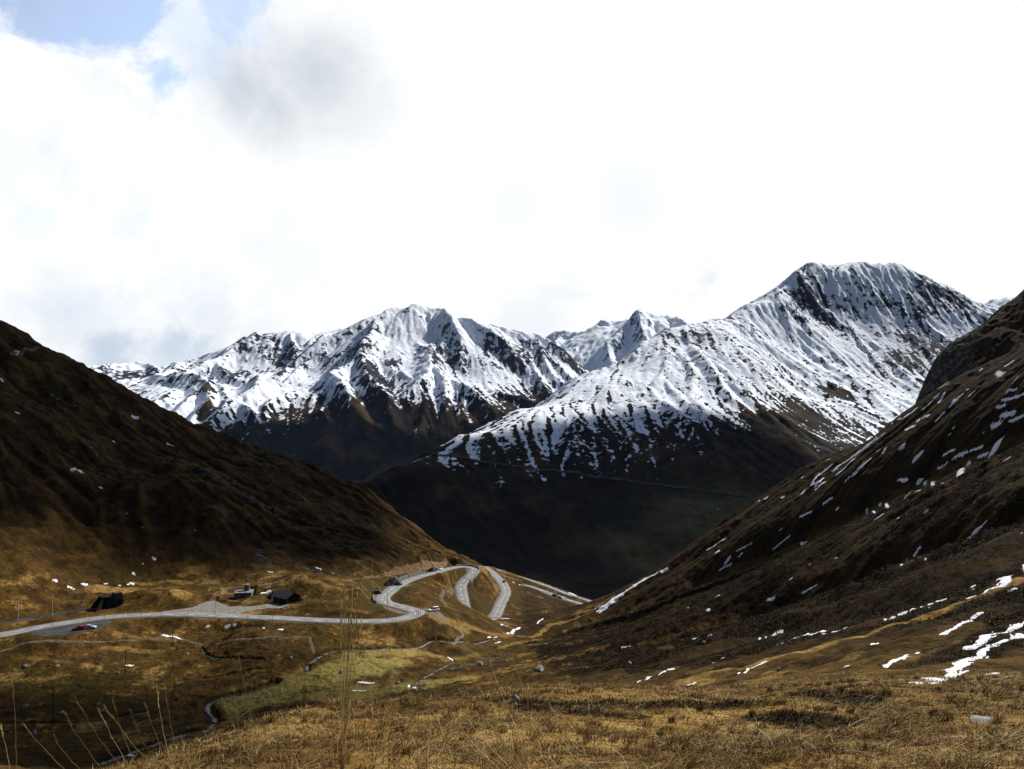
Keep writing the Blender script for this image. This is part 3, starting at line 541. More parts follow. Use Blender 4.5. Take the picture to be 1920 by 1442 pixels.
# small left-over patches, drawn out down the slope
def specks(u0, u1, r0, r1, thr, wl, ax, ay, seed):
    t0, t1 = th_t(u0, 900)[0], th_t(u1, 900)[0]
    m = (TH > t0) & (TH < t1) & (RR > r0) & (RR < r1)
    x, y = X[m], Y[m]; n = fbm(x*ax+y*0.3*ax, y*ay, wl, 3, 0.55, False, seed)
    e = np.minimum(sstep(TH[m], t0, t0+.05)*(1-sstep(TH[m], t1-.02, t1)), sstep(RR[m], r0, r0*1.08)*(1-sstep(RR[m], r1*0.93, r1)))
    SNOW[m] = np.maximum(SNOW[m], (n-thr+(e-1)*0.2)*6)
specks(1250, 2000, 180, 470, 0.50, 6, 0.6, 1.0, 70); specks(1480, 2000, 250, 470, 0.45, 9, 0.5, 1.0, 75); specks(1600, 2000, 60, 160, 0.56, 3, 0.5, 1.0, 77)
specks(-100, 420, 380, 470, 0.60, 3, 0.7, 1.0, 80)
SNOW[(RR > 900)] = -1
for ln in (rl, rl2):
    sl = win(ln, 12); d, _ = seg_dist(X[sl], Y[sl], ln[::2]); A['dirt'][sl] = np.maximum(A['dirt'][sl], (1-sstep(d+N1[sl]*0.8+N8[sl]*1.4, 3.3, 4.6))*0.8); A['heath'][sl] *= sstep(d, 3.5, 6)
for ply in (BEND, SPOT):
    c_ = np.mean(ply, 0); sl = win(ply, 3); dd_, _ = seg_dist(X[sl], Y[sl], ply+ply[:1]); A['dirt'][sl] = np.maximum(A['dirt'][sl], np.where(in_poly(X[sl], Y[sl], ply), 1.0, 1-sstep(dd_, 0, 1.5)))
for ln, w in ((rl, 6), (rl2, 5), (rll, 4)):
    sl = win(ln, 12); d, _ = seg_dist(X[sl], Y[sl], ln[::2]); SNOW[sl] = np.where(d < w*0.75, -1, SNOW[sl])
# meltwater channels: carved into the meadow
STREAMS = {'brook': [(180,1428),(230,1412),(270,1398),(330,1378),(380,1366),(398,1356),(402,1345),(392,1332),(388,1322),(396,1312),(425,1304),(450,1298),(490,1288),(520,1278)],
           'brook_b': [(575,1256),(577,1243),(600,1228),(640,1218),(700,1216),(760,1214),(790,1209),(810,1200),(850,1203),(880,1204),(905,1202),(930,1196)],
           'brook_c': [(850,1240),(830,1250),(790,1272),(770,1290)], 'brook_d': [(0,1356),(100,1355),(180,1352),(240,1340),(280,1330),(330,1312)],
           'brook_e': [(375,1210),(385,1224),(400,1232),(440,1232),(470,1235),(500,1238)], 'brook_f': [(330,1276),(380,1272),(440,1262),(510,1250)]}
chan = {}
for k, uvs in STREAMS.items():
    P = resample(smooth_line([pick(*q, rmin=120) for q in uvs], 6), 1.0); chan[k] = P
    r = np.hypot(P[:, 0], P[:, 1]); wv = 1.0+0.5*fbm(P[:, 0], P[:, 1], 9, 3, 0.6)
    sl = win(P, 8); d, _ = seg_dist(X[sl], Y[sl], P[::2])
    w0 = {'brook': 1.5, 'brook_b': 1.0, 'brook_c': 0.7}.get(k, 0.45); dp = {'brook': 0.9, 'brook_b': 0.6}.get(k, 0.45)
    d = d+N1[sl]*0.5
    Z[sl] -= dp*(1-sstep(d, w0*0.7, w0*1.6)); A['heath'][sl] = np.maximum(A['heath'][sl], (1-sstep(d, w0*1.0, w0*1.9))*0.6)
    SNOW[sl] = np.where(d < w0*1.2, np.minimum(SNOW[sl], -0.5), SNOW[sl])
print('snow', time.time()-T0)
# ------------------------------------------------------------------ cut the sheet into ground, hills and valley floor
V = np.stack([X, Y, Z], -1).reshape(-1, 3); FC = grid_faces(NJ, NI)
fc_r = RR.ravel()[FC[:, 0]]; fc_t = TH.ravel()[FC[:, 0]]
AT = {k: a.ravel() for k, a in A.items()}
bl = np.interp(fc_t, [th_t(u, 900)[0] for u in (-400, 0, 200, 400, 600, 700, 860, 900)], [385, 375, 388, 396, 405, 425, 540, 560])
brr = np.interp(fc_t, [th_t(u, 900)[0] for u in (900, 960, 1020, 1100, 1300, 1600, 1920, 2500)], [330, 285, 185, 130, 62, 50, 42, 40])
is_v = fc_r > 900
is_l = (~is_v) & (fc_t < th_t(892, 900)[0]) & (fc_r > bl)
is_r = (~is_v) & (fc_t > th_t(945, 900)[0]) & (fc_r > brr) & ~((fc_t < th_t(1120, 900)[0]) & (fc_r > 445))
is_m = ~(is_v | is_l | is_r)
for nm, mk in (('ground', is_m), ('hillside', is_l), ('hillside', is_r), ('valley_floor', is_v)):
    o = sub_mesh(nm, V, FC[mk], M_TURF, AT); tag(o, kind='structure')
# snow lying on the ground as a layer with its own thickness
sf = (SNOW.ravel()[FC] > -0.25).any(1)
SV = V.copy(); thick = np.clip(SNOW, -0.4, 1.0)*np.clip(RR*0.0005, 0.03, 0.09); SV[:, 2] += thick.ravel()
if sf.any(): tag(sub_mesh('snow', SV, FC[sf], M_SNOW), 'leftover patches and streaks of old snow lying on the brown slopes and meadow', 'snow', kind='stuff')
print('sheets', time.time()-T0)

# ------------------------------------------------------------------ mountains
def erode(z, cell, n_part=30000, steps=45, rounds=6, seed=1, kd=0.10, ke=0.12, cap=3.0, inertia=0.25):
    rng = np.random.RandomState(seed); H = z.astype(np.float64)/cell; h, w = H.shape
    for r in range(rounds):
        x = rng.rand(n_part)*(w-3)+1; y = rng.rand(n_part)*(h-3)+1; dx = np.zeros(n_part); dy = np.zeros(n_part); sp = np.ones(n_part); wt = np.ones(n_part); sed = np.zeros(n_part)
        for s in range(steps):
            xi = x.astype(int); yi = y.astype(int); fx = x-xi; fy = y-yi; k = yi*w+xi; Hf = H.ravel()
            a, b, c, d = Hf[k], Hf[k+1], Hf[k+w], Hf[k+w+1]
            gx = (b-a)*(1-fy)+(d-c)*fy; gy = (c-a)*(1-fx)+(d-b)*fx; hh = (a*(1-fx)+b*fx)*(1-fy)+(c*(1-fx)+d*fx)*fy
            dx = dx*inertia-gx*(1-inertia); dy = dy*inertia-gy*(1-inertia); L = np.hypot(dx, dy)+1e-9; dx /= L; dy /= L
            nx = np.clip(x+dx, 1, w-2.01); ny = np.clip(y+dy, 1, h-2.01)
            xj = nx.astype(int); yj = ny.astype(int); ux = nx-xj; uy = ny-yj; q = yj*w+xj
            nh = (Hf[q]*(1-ux)+Hf[q+1]*ux)*(1-uy)+(Hf[q+w]*(1-ux)+Hf[q+w+1]*ux)*uy
            dh = nh-hh; cp = np.maximum(-dh, 0.01)*sp*wt*cap
            dep = np.where(dh > 0, np.minimum(dh, sed), np.where(sed > cp, (sed-cp)*kd, 0))
            ero = np.where((dh <= 0) & (sed <= cp), np.minimum((cp-sed)*ke, -dh), 0)
            sed += ero-dep; ch = dep-ero
            for kk, ww in ((k, (1-fx)*(1-fy)), (k+1, fx*(1-fy)), (k+w, (1-fx)*fy), (k+w+1, fx*fy)):
                H += np.bincount(kk, weights=ch*ww*0.5, minlength=h*w).reshape(h, w)
            sp = np.sqrt(np.maximum(sp*sp-dh*1.5, 0.05)); sp = np.minimum(sp, 4); wt *= 0.97; x, y = nx, ny
    return H*cell
def spur_field(Zb, xs, ys, cell, starts, length, h0, kk, seed, branch=2):
    """sharp rock ribs: lines traced downhill from the crest, each carrying a tent-shaped ridge, with side ribs"""
    rg = np.random.RandomState(seed); Zs = blur(Zb, 12); gy, gx = np.gradient(Zs, cell); Rf = np.zeros_like(Zb); GX, GY = np.meshgrid(xs, ys)
    def trace(x, y, n, step, turn=0.0, keep=0.0):
        P = [(x, y)]; d0 = None; w = 0
        for q in range(n):
            i = int((x-xs[0])/cell); j = int((y-ys[0])/cell)
            if not (1 < i < len(xs)-2 and 1 < j < len(ys)-2): break
            d = -np.array([gx[j, i], gy[j, i]]); d /= np.hypot(*d)+1e-9
            if turn: c, s_ = math.cos(turn), math.sin(turn); d = np.array([d[0]*c-d[1]*s_, d[0]*s_+d[1]*c])
            w = w*0.8+rg.randn()*0.16; c, s_ = math.cos(w), math.sin(w); d = np.array([d[0]*c-d[1]*s_, d[0]*s_+d[1]*c])
            if d0 is not None: d = d0*0.6+d*0.4; d /= np.hypot(*d)+1e-9
            x += d[0]*step; y += d[1]*step; d0 = d; P.append((x, y))
        return P
    def stamp(P, ha, hb, k):
        n = len(P)
        for q in range(n-1):
            a, b_ = P[q], P[q+1]; h_ = ha+(hb-ha)*(q/(n-1)); h2 = ha+(hb-ha)*((q+1)/(n-1)); rad = max(h_, h2)/k+cell
            i0, i1 = int((min(a[0], b_[0])-rad-xs[0])/cell), int((max(a[0], b_[0])+rad-xs[0])/cell)+2; j0, j1 = int((min(a[1], b_[1])-rad-ys[0])/cell), int((max(a[1], b_[1])+rad-ys[0])/cell)+2
            i0, j0 = max(i0, 0), max(j0, 0)
            if i1 <= i0 or j1 <= j0: continue
            x, y = GX[j0:j1, i0:i1], GY[j0:j1, i0:i1]; dx, dy = b_[0]-a[0], b_[1]-a[1]; L = dx*dx+dy*dy+1e-9
            t = np.clip(((x-a[0])*dx+(y-a[1])*dy)/L, 0, 1); dd = np.hypot(x-a[0]-t*dx, y-a[1]-t*dy)
            Rf[j0:j1, i0:i1] = np.maximum(Rf[j0:j1, i0:i1], h_+(h2-h_)*t-k*dd)
    for (x, y) in starts:
        n = max(int(length*(0.5+0.9*rg.rand())/30), 4); P = trace(x, y, n, 30.0, rg.uniform(-.3, .3)); h = h0*(0.45+0.85*rg.rand())
        if len(P) < 3: continue
        m = len(P); hm = [h*min(1, .35+q/m*2.2)*(1-max(0, (q/m-.5))*1.7) for q in range(m)]
        for q in range(m-1): stamp([P[q], P[q+1]], max(hm[q], 2), max(hm[q+1], 2), kk)
        for b2 in range(branch*2):
            q = rg.randint(1, m-1); B = trace(P[q][0], P[q][1], rg.randint(4, 11), 24.0, rg.choice([-1, 1])*rg.uniform(.45, .95))
            if len(B) > 2: stamp(B, hm[q]*.92, 1.0, kk*1.05)
    return Rf
def mountain(name, pts, xr, yr, cell, mat, noise, snowfn, er=6, seed=1, grassfn=None, zfloor=-330, attrs=None, ribs=None):
    P = np.array([(th_t(u, v)[0], r, th_t(u, v)[1]) for u, v, r in pts]); tp = TPS(P[:, 0], P[:, 1], P[:, 2])
    xs = np.arange(xr[0], xr[1], cell); ys = np.arange(yr[0], yr[1], cell); GX, GY = np.meshgrid(xs, ys)
    cx = xs[::4]; cy = ys[::4]; cX, cY = np.meshgrid(cx, cy)
    cz = tp(np.arctan2(cX, cY), np.hypot(cX, cY))*np.hypot(cX, cY)
    Zm = grid_interp(cx, cy, cz, GX.ravel(), GY.ravel()).reshape(GX.shape)
    Zm = Zm+noise(GX, GY, Zm)
    Zm = np.maximum(Zm, zfloor)
    if ribs:
        rg = np.random.RandomState(seed+40); cr = ribs['crest']; Pq = np.array([pR(*q) for q in cr]); S_ = resample(smooth_line(Pq, 8), ribs['gap']); S_ = S_+rg.randn(*S_.shape)*ribs['gap']*0.25
        st_ = [(p[0], p[1]) for p in S_]
        for f in ribs.get('rows', ()): st_ += [(p[0]*f+rg.randn()*60, p[1]*f+rg.randn()*60) for p in S_[rg.randint(0, 2)::2]]
        Rb = spur_field(Zm, xs, ys, cell, st_, ribs['length'], ribs['h'], ribs['k'], seed+50)
        warp = fbm(GX, GY, cell*9, 3, 0.6, False, 77.0)*cell*2.2; jj = np.clip((np.arange(len(ys))[:, None]+warp/cell).round().astype(int), 0, len(ys)-1); ii = np.clip((np.arange(len(xs))[None, :]+warp.T[:1].T*0/cell+fbm(GX, GY, cell*9, 3, 0.6, False, 79.0)*2.2).round().astype(int), 0, len(xs)-1)
        Rb = Rb[jj, ii]
        if 'fade' in ribs: Rb = Rb*sstep(Zm, *ribs['fade'])
        Zm = Zm+Rb-ribs['h']*0.18
    if er: Zm = Zm*0.5+erode(Zm, cell, len(xs)*len(ys)//14, 50, er, seed)*0.5
    lf = lic(Zm, 20, 5, 0, seed+1); lw = lic(Zm, 24, 8, 1, seed+2)*(0.55+0.9*np.clip(fbm(GX, GY, cell*45, 3, 0.6, False, 71.0)+0.4, 0, 1.4))
    gy, gx = np.gradient(blur(Zm, 5), cell); Zm = Zm+lf*cell*0.10+lw*cell*0.10; slope = np.hypot(gx, gy)
    cav = (blur(Zm, 12)-Zm)/cell; cav2 = (blur(Zm, 40)-Zm)/cell
    D = dict(X=GX, Y=GY, Z=Zm, slope=slope, cav=cav, cav2=cav2, lf=lf, lw=lw, gx=gx, gy=gy, th=np.arctan2(GX, GY), r=np.hypot(GX, GY))
    D['el'] = Zm/D['r']; at = snowfn(D)
    o = mesh_obj(name, np.stack([GX, GY, Zm], -1).reshape(-1, 3), grid_faces(len(ys), len(xs)), mat, attrs={k: a.ravel() for k, a in at.items()})
    tag(o, kind='structure'); print(name, len(xs)*len(ys), time.time()-T0)
    return (xs, ys, Zm)
def TH_(u): return th_t(u, 900)[0]
def lineat(D, tab):            # threshold height (m) interpolated over compass bearing
    return np.interp(D['th'], [TH_(a) for a, _ in tab], [b for _, b in tab])
PRE_NEAR_RIDGE = 1
# the snowy ridge across the valley
RIDGE = [(600,960,1500),(680,905,1550),(740,872,1650),(800,848,1750),(860,820,1850),(960,770,2050),(1080,710,2300),(1200,645,2550),(1245,618,2650),(1290,606,2750),(1340,598,2850),(1400,575,3050),(1450,548,3200),(1490,512,3350),(1520,496,3450),(1560,499,3520),(1620,497,3560),(1680,496,3600),(1740,520,3650),(1800,550,3700),(1850,578,3750),(1950,600,3800),(2150,620,3900),
 (560,1040,1750),(680,975,1900),(800,915,2150),(960,850,2450),(1080,800,2750),(1200,740,3000),(1290,690,3250),(1400,650,3600),(1520,580,4000),(1680,580,4100),(1800,640,4200),(1950,680,4300),(2150,700,4400),
 (500,1060,1400),(600,1040,1400),(700,1010,1420),(740,940,1530),(800,950,1510),(800,1050,1350),(900,870,1680),(900,960,1500),(900,1060,1340),(1000,820,1850),(1000,900,1640),(1000,1000,1460),(1000,1080,1330),(1100,760,2080),(1100,860,1760),(1100,960,1560),(1200,700,2330),(1200,800,1960),(1200,900,1700),(1200,1000,1480),(1200,1060,1370),
 (1290,650,2560),(1290,740,2200),(1290,840,1860),(1290,940,1620),(1290,1000,1480),(1370,625,2680),(1420,660,2560),(1440,690,2460),(1400,720,2320),(1400,800,2060),(1400,880,1800),(1400,940,1640),(1400,1000,1480),
 (1400,600,2960),(1470,660,2900),(1520,720,2700),(1580,760,2480),(1560,800,2300),(1500,760,2560),(1480,820,2100),(1500,900,1850),(1500,980,1600),(1540,600,3200),(1600,600,3260),(1600,690,2960),(1660,700,3000),(1700,620,3300),(1700,740,2850),(1660,790,2500),(1620,850,2150),(1760,690,3100),(1800,640,3350),(1860,640,3450),(1800,760,2850),(1700,860,2200),(1900,760,2900),(2100,700,3200),(1900,950,2000),(2100,900,2200),
 (600,1110,1250),(900,1120,1230),(1200,1120,1250),(1500,1100,1300),(2000,1060,1400)]
def ridge_noise(x, y, z):
    hi = sstep(z, 150, 550)
    n = fbm(x, y, 420, 4, 0.5, True, 2.0)*22*(0.5+0.7*hi)+fbm(x, y, 140, 4, 0.6, True, 5.0)*(2+6*hi)+fbm(x, y, 30, 3, 0.6, False, 7.0)*(2.0+3*hi)
    return n-8*hi
def surf_r(D, u, v):
    th, tt = th_t(u, v); r = np.linspace(D['r'].min()*1.02, D['r'].max(), 1500); xs, ys = D['X'][0], D['Y'][:, 0]; ok = None
    h = grid_interp(xs, ys, D['Z'], r*math.sin(th), r*math.cos(th)); k = int(np.argmax(h >= tt*r)); return r[k] if h[k] >= tt*r[k] else r[-1]
def ridge_snow(D):
    line = lineat(D, [(600,25),(740,-8),(800,-30),(900,-38),(1000,-42),(1100,-36),(1200,-22),(1300,5),(1400,0),(1480,25),(1560,5),(1640,-35),(1750,-20),(1900,60)])
    a = (D['Z']-line)
    k = 1-sstep(a, 60, 330)
    s = 0.40+np.clip(a/210, -0.65, 0.42)+np.clip(a-200, 0, 400)/2500
    s += D['lf']*(0.06+0.13*k)-D['lw']*(0.035+0.15*k)
    s += np.clip(D['cav']*0.10, -0.16, 0.14)+np.clip(D['cav2']*0.02, -0.16, 0.14)
    s -= np.clip(D['slope']-0.95, 0, 0.9)*0.30
    s += fbm(D['X'], D['Y'], 190, 4, 0.65, False, 3.3)*0.42
    # bare shelf of rock in the upper hollow
    rr_ = fbm(D['X'], D['Y'], 260, 4, 0.6, True, 19.0); s -= np.clip(rr_-0.12, 0, 0.5)*sstep(a, 150, 420)*0.7; s = np.maximum(s, 0.30*sstep(a, 200, 380)-1*(a < 200))
    def bare(u, v, r, w): 
        p = pR(u, v, r); return np.exp(-((D['X']-p[0])**2+(D['Y']-p[1])**2)/w**2)
    for u, v, w, q in ((1565,738,34,.9),(1505,775,40,.8),(1450,800,50,.7),(1400,830,60,.7),(1450,860,60,.6),(1500,535,22,.15),(1720,640,40,.3),(1800,660,45,.35),(1700,680,40,.35),(1750,550,30,.25),(1310,640,40,.25),(1640,700,40,.2)):
        r = surf_r(D, u, v); s -= q*bare(u, v, r, w*r/F)
    gr = np.zeros_like(s)
    for u, v, r, w in ((1290,960,1580,60),(1340,950,1600,60),(1380,945,1620,60),(1250,1000,1490,60),(1320,990,1510,70),(1180,1020,1440,50),(1230,1040,1400,60)):
        gr = np.maximum(gr, 1.1*bare(u, v, r, w*1.1))
    return dict(snow=np.clip(np.minimum(s, 0.78+0.34*fbm(D['X'], D['Y'], 240, 4, 0.6, False, 9.3))+D['lf']*0.085*sstep(a, -40, 60)-0.35*sstep(-a, 45, 110), -0.6, 1.3), grass=np.clip(gr, 0, 1), rocky=sstep(D['Z'], 80, 320))
M_RIDGE = mountain_mat('ridge_rock_and_snow', 3.0)
ridge_g = mountain('mountain', RIDGE, (-700, 3300), (1100, 4500), 6.0, M_RIDGE, ridge_noise, ridge_snow, 6, 5, ribs=dict(crest=[(740,872,1650),(860,820,1850),(960,770,2050),(1080,710,2300),(1200,645,2550),(1290,606,2750),(1400,575,3050),(1490,512,3350),(1520,496,3450),(1620,497,3560),(1680,496,3600),(1740,520,3650),(1800,550,3700),(1850,578,3750),(1950,600,3800)], gap=75, length=900, h=15, k=0.50, rows=(0.88, 0.78), fade=(-150, 40)))
# the range farther left
RANGE = [(-200,720,6900),(60,700,6800),(150,692,6700),(190,688,6600),(230,683,6600),(300,690,6600),(340,690,6500),(400,662,6500),(440,648,6500),(480,633,6500),(540,625,6500),(560,621,6500),(620,628,6500),(660,606,6500),(700,592,6500),(740,587,6450),(770,576,6400),(800,590,6500),(830,597,6500),(880,596,6500),(940,613,6500),(1000,622,6500),(1030,640,6500),(1060,672,6400),(1090,705,6400),(1150,760,6500),
 (100,740,8000),(300,750,8000),(500,720,8000),(700,690,8000),(900,690,8000),(1050,720,7800),
 (690,668,5800),(700,700,5600),(730,760,5200),(770,840,4800),(660,640,6100),(640,700,5700),(600,740,5300),(560,700,5900),(520,690,6100),(500,760,5200),(450,830,4700),(620,800,4900),(600,860,4500),(560,900,4300),(520,850,4600),(700,840,4550),(700,920,4200),
 (880,645,5950),(930,720,5500),(900,790,5050),(860,830,4800),(820,700,5600),(800,640,6050),(800,760,5100),(980,700,5850),(1010,740,5600),(1040,700,6050),(960,800,5000),(1000,660,6200),
 (400,710,5900),(300,720,6100),(250,740,5700),(300,780,5200),(380,810,4900),(200,720,6100),(350,745,5500),(420,760,5300),(100,800,5300),(0,850,5000),
 (300,900,4400),(450,920,4150),(700,960,4000),(850,930,4150),(950,880,4300),(1050,840,4600),(200,950,3900),(500,1000,3700),(900,1000,3700),(1100,1000,3700),(-200,900,4500)]
def range_noise(x, y, z):
    hi = sstep(z, 150, 650)
    return fbm(x, y, 1100, 3, 0.45, True, 12.0)*60+fbm(x, y, 110, 4, 0.65, False, 17.0)*(4+7*hi)-22*hi
def range_snow(D):
    line = lineat(D, [(100,-40),(300,-60),(380,-20),(430,10),(500,90),(600,190),(680,240),(740,200),(800,170),(860,130),(940,190),(1000,260),(1060,250)])
    a = D['Z']-line
    k = 1-sstep(a, 80, 450)
    s = 0.44+np.clip(a/330, -0.70, 0.42)+np.clip(a-250, 0, 600)/2600
    s += D['lf']*(0.05+0.10*k)-D['lw']*(0.03+0.11*k)
    s += np.clip(D['cav']*0.08, -0.16, 0.16)+np.clip(D['cav2']*0.035, -0.42, 0.25)
    s -= np.clip(D['slope']-0.92, 0, 0.9)*0.62
    s += fbm(D['X'], D['Y'], 420, 4, 0.65, False, 3.3)*0.36
    rr_ = fbm(D['X'], D['Y'], 520, 4, 0.6, True, 29.0); s -= np.clip(rr_-0.10, 0, 0.5)*sstep(a, 100, 400)*0.9
    def bare(u, v, r, w):
        p = pR(u, v, r); return np.exp(-((D['X']-p[0])**2+(D['Y']-p[1])**2)/w**2)
    for u, v, w, q in ((480,642,34,.55),(520,655,40,.45),(545,670,28,.4),(452,702,20,.7),(260,700,24,.5),(215,705,18,.5),(205,722,12,.5),(500,630,30,.4),(930,650,34,.3),(1000,680,34,.4),(780,590,22,.4),(680,700,22,.35),(700,690,18,.5),(720,720,30,.5),(740,680,16,.4),(395,730,16,.5),(390,760,20,.6),(380,775,16,.5)):
        r = surf_r(D, u, v); s -= q*bare(u, v, r, w*r/F)
    s = np.maximum(s, 0.33*sstep(a, 120, 360)-1*(a < 120)); s += np.clip(a-300, 0, 300)/1500
    return dict(snow=np.clip(np.minimum(s, 0.98+0.55*fbm(D['X'], D['Y'], 480, 4, 0.6, False, 9.3))+D['lf']*0.06*sstep(a, -40, 60), -0.6, 1.4), grass=np.zeros_like(s), rocky=sstep(D['Z'], 150, 420))
M_RANGE = mountain_mat('range_rock_and_snow', 6.5)
mountain('mountain', RANGE, (-4600, 1500), (3500, 8000), 11.0, M_RANGE, range_noise, range_snow, 6, 9, ribs=dict(crest=[(150,692,6700),(230,683,6600),(340,690,6500),(400,662,6500),(480,633,6500),(560,621,6500),(620,628,6500),(700,592,6500),(770,576,6400),(830,597,6500),(940,613,6500),(1030,640,6500),(1090,705,6400)], gap=190, length=1700, h=85, k=0.75, rows=(0.93, 0.85, 0.77)))
DIST = [(950,700,11000),(1030,640,11000),(1060,634,11000),(1090,630,11000),(1110,612,11000),(1127,605,11000),(1150,612,11000),(1175,600,11000),(1200,588,11000),(1222,583,11000),(1240,594,11000),(1260,597,11000),(1290,602,11000),(1330,620,11000),(1400,660,11000),
 (950,760,12500),(1100,700,12500),(1250,690,12500),(1400,740,12500),(1050,690,10000),(1125,670,10000),(1150,700,9800),(1200,660,10000),(1250,670,10000),(1100,740,9000),(1200,740,9000),(1000,760,9200),(1350,720,9800)]
def dist_snow(D):
    s = 0.95+np.clip(D['cav']*0.25, -0.5, 0.4)-np.clip(D['slope']-1.0, 0, 1)*0.7+fbm(D['X'], D['Y'], 500, 4, 0.6, False, 3.0)*0.35
    return dict(snow=s, grass=np.zeros_like(s), rocky=np.ones_like(s))
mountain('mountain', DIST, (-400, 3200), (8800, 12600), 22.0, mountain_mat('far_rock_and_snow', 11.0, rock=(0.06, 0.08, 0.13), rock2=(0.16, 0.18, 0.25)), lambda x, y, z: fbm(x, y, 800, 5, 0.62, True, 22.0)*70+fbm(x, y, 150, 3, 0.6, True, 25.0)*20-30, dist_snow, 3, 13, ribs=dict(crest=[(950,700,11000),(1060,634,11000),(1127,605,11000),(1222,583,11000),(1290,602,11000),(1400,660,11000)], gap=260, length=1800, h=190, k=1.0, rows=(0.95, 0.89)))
PEAK = [(1780,640,6000),(1820,590,6000),(1842,570,6000),(1865,556,6000),(1890,560,6000),(1912,562,6000),(1960,580,6000),(2060,600,6000),(1780,690,5200),(1860,640,5300),(1950,660,5300),(2060,680,5300),(1780,700,6900),(1900,650,6900),(2060,690,6900)]
mountain('mountain', PEAK, (2700, 4300), (4300, 5900), 14.0, mountain_mat('peak_rock_and_snow', 7.0), lambda x, y, z: fbm(x, y, 240, 4, 0.6, True, 33.0)*40-18, dist_snow, 4, 17)
# rocky crag above the right-hand slope
CRAG = [(1690,880,585),(1715,800,588),(1732,752,592),(1737,715,600),(1748,690,606),(1765,667,612),(1800,642,618),(1850,611,626),(1885,580,632),(1920,552,640),(2000,490,655),(2150,380,680),(1660,950,560),(1600,1000,560),
 (1760,760,560),(1800,720,565),(1850,680,565),(1920,640,570),(2100,540,570),(1800,800,520),(1920,720,520),(1700,950,500),(1720,820,700),(1800,720,760),(1920,640,800),(2100,480,850),(1640,1050,700),(1700,900,800)]
def crag_attr(D):
    z = np.zeros_like(D['Z'])
    rk = np.clip((sstep(TH_(1850)-D['th'], -0.03, 0.05))*1.1+sstep(D['slope'], 0.95, 1.4)*0.6, 0, 1)
    sn = fbm(D['X']*0.7, D['Y'], 14, 3, 0.6, False, 3.0)
    return dict(straw=z+0.15, heath=z+0.9, green=z, rock=rk*0.85, dirt=z)
mountain('crag', CRAG, (170, 620), (420, 760), 1.1, M_TURF, lambda x, y, z: fbm(x, y, 30, 4, 0.6, True, 43.0)*4.0+fbm(x, y, 7, 3, 0.6, True, 45.0)*1.3, crag_attr, 0, 17, zfloor=-260)
# ------------------------------------------------------------------ mesh building helper
class MB:
    def __init__(s): s.v = []; s.f = []
    def add(s, vs, fs, M=None):
        n = len(s.v)
        for p in vs:
            p = Vector(p); s.v.append(tuple(M @ p) if M else tuple(p))
        s.f += [tuple(i+n for i in f) for f in fs]; return s
    def box(s, x0, x1, y0, y1, z0, z1, M=None):
        return s.add([(x0,y0,z0),(x1,y0,z0),(x1,y1,z0),(x0,y1,z0),(x0,y0,z1),(x1,y0,z1),(x1,y1,z1),(x0,y1,z1)], [(0,3,2,1),(4,5,6,7),(0,1,5,4),(1,2,6,5),(2,3,7,6),(3,0,4,7)], M)
    def loft(s, rings, cap=True, M=None):
        k = len(rings[0]); vs = [p for r in rings for p in r]; fs = []
        for j in range(len(rings)-1):
            for i in range(k): a = j*k+i; b_ = j*k+(i+1) % k; fs.append((a, b_, b_+k, a+k))
        if cap: fs += [tuple(range(k))[::-1], tuple(range((len(rings)-1)*k, len(rings)*k))]
        return s.add(vs, fs, M)
    def tube(s, pts, rads, k=6, M=None):
        rings = []
        pts = [Vector(p) for p in pts]
        for i, p in enumerate(pts):
            d = (pts[min(i+1, len(pts)-1)]-pts[max(i-1, 0)]).normalized()
            a = d.cross(Vector((0.3, 0.9, 0.1))).normalized(); c = d.cross(a); r = rads[i] if hasattr(rads, '__len__') else rads
            rings.append([tuple(p+a*r*math.cos(2*math.pi*q/k)+c*r*math.sin(2*math.pi*q/k)) for q in range(k)])
        return s.loft(rings, True, M)
    def build(s, name, mat, parent=None, bevel=0.0, smooth=False, seg=1):
        me = bpy.data.meshes.new(name); me.from_pydata(s.v, [], s.f); me.validate()
        bm = bmesh.new(); bm.from_mesh(me); bmesh.ops.recalc_face_normals(bm, faces=bm.faces)
        if bevel: bmesh.ops.bevel(bm, geom=list(bm.edges), offset=bevel, segments=seg, affect='EDGES', profile=0.6, clamp_overlap=True)
        bm.to_mesh(me); bm.free()
        if smooth: me.polygons.foreach_set('use_smooth', [True]*len(me.polygons))
        o = bpy.data.objects.new(name, me); scene.collection.objects.link(o); me.materials.append(mat)
        if parent: o.parent = parent
        return o
def empty(name, loc, rz, label, cat, group=None):
    o = bpy.data.objects.new(name, None); scene.collection.objects.link(o); o.location = loc; o.rotation_euler = (0, 0, rz); o.empty_display_size = 0.3
    tag(o, label, cat, group); return o
def copy_tree(o, loc, rz, label, parent=None):
    c = o.copy(); scene.collection.objects.link(c)
    if parent is None: c.location = loc; c.rotation_euler = (0, 0, rz); c['label'] = label
    else: c.parent = parent
    for ch in [q for q in bpy.data.objects if q.parent == o]: copy_tree(ch, None, None, None, c)
    return c
M_ASPH = simple_mat('grey_asphalt', (0.21, 0.21, 0.21), 0.85, 0.15, 0, 0.16, 0.3)
M_DASPH = simple_mat('dark_asphalt', (0.045, 0.046, 0.050), 0.85, 0.2, 0, 0.35, 0.25)
M_LINE = simple_mat('road_paint', (0.72, 0.72, 0.68), 0.6, 0.3, 0, 0.05, 1.0)
M_GRAV = simple_mat('pale_gravel', (0.20, 0.19, 0.165), 0.95, 0.1, 0, 0.30, 0.9, 0.05)
M_PATH = simple_mat('trodden_path', (0.12, 0.09, 0.055), 0.95, 0.1, 0, 0.35, 0.8)
M_TRACK = simple_mat('earth_track', (0.15, 0.095, 0.045), 0.95, 0.1, 0, 0.35, 0.5)
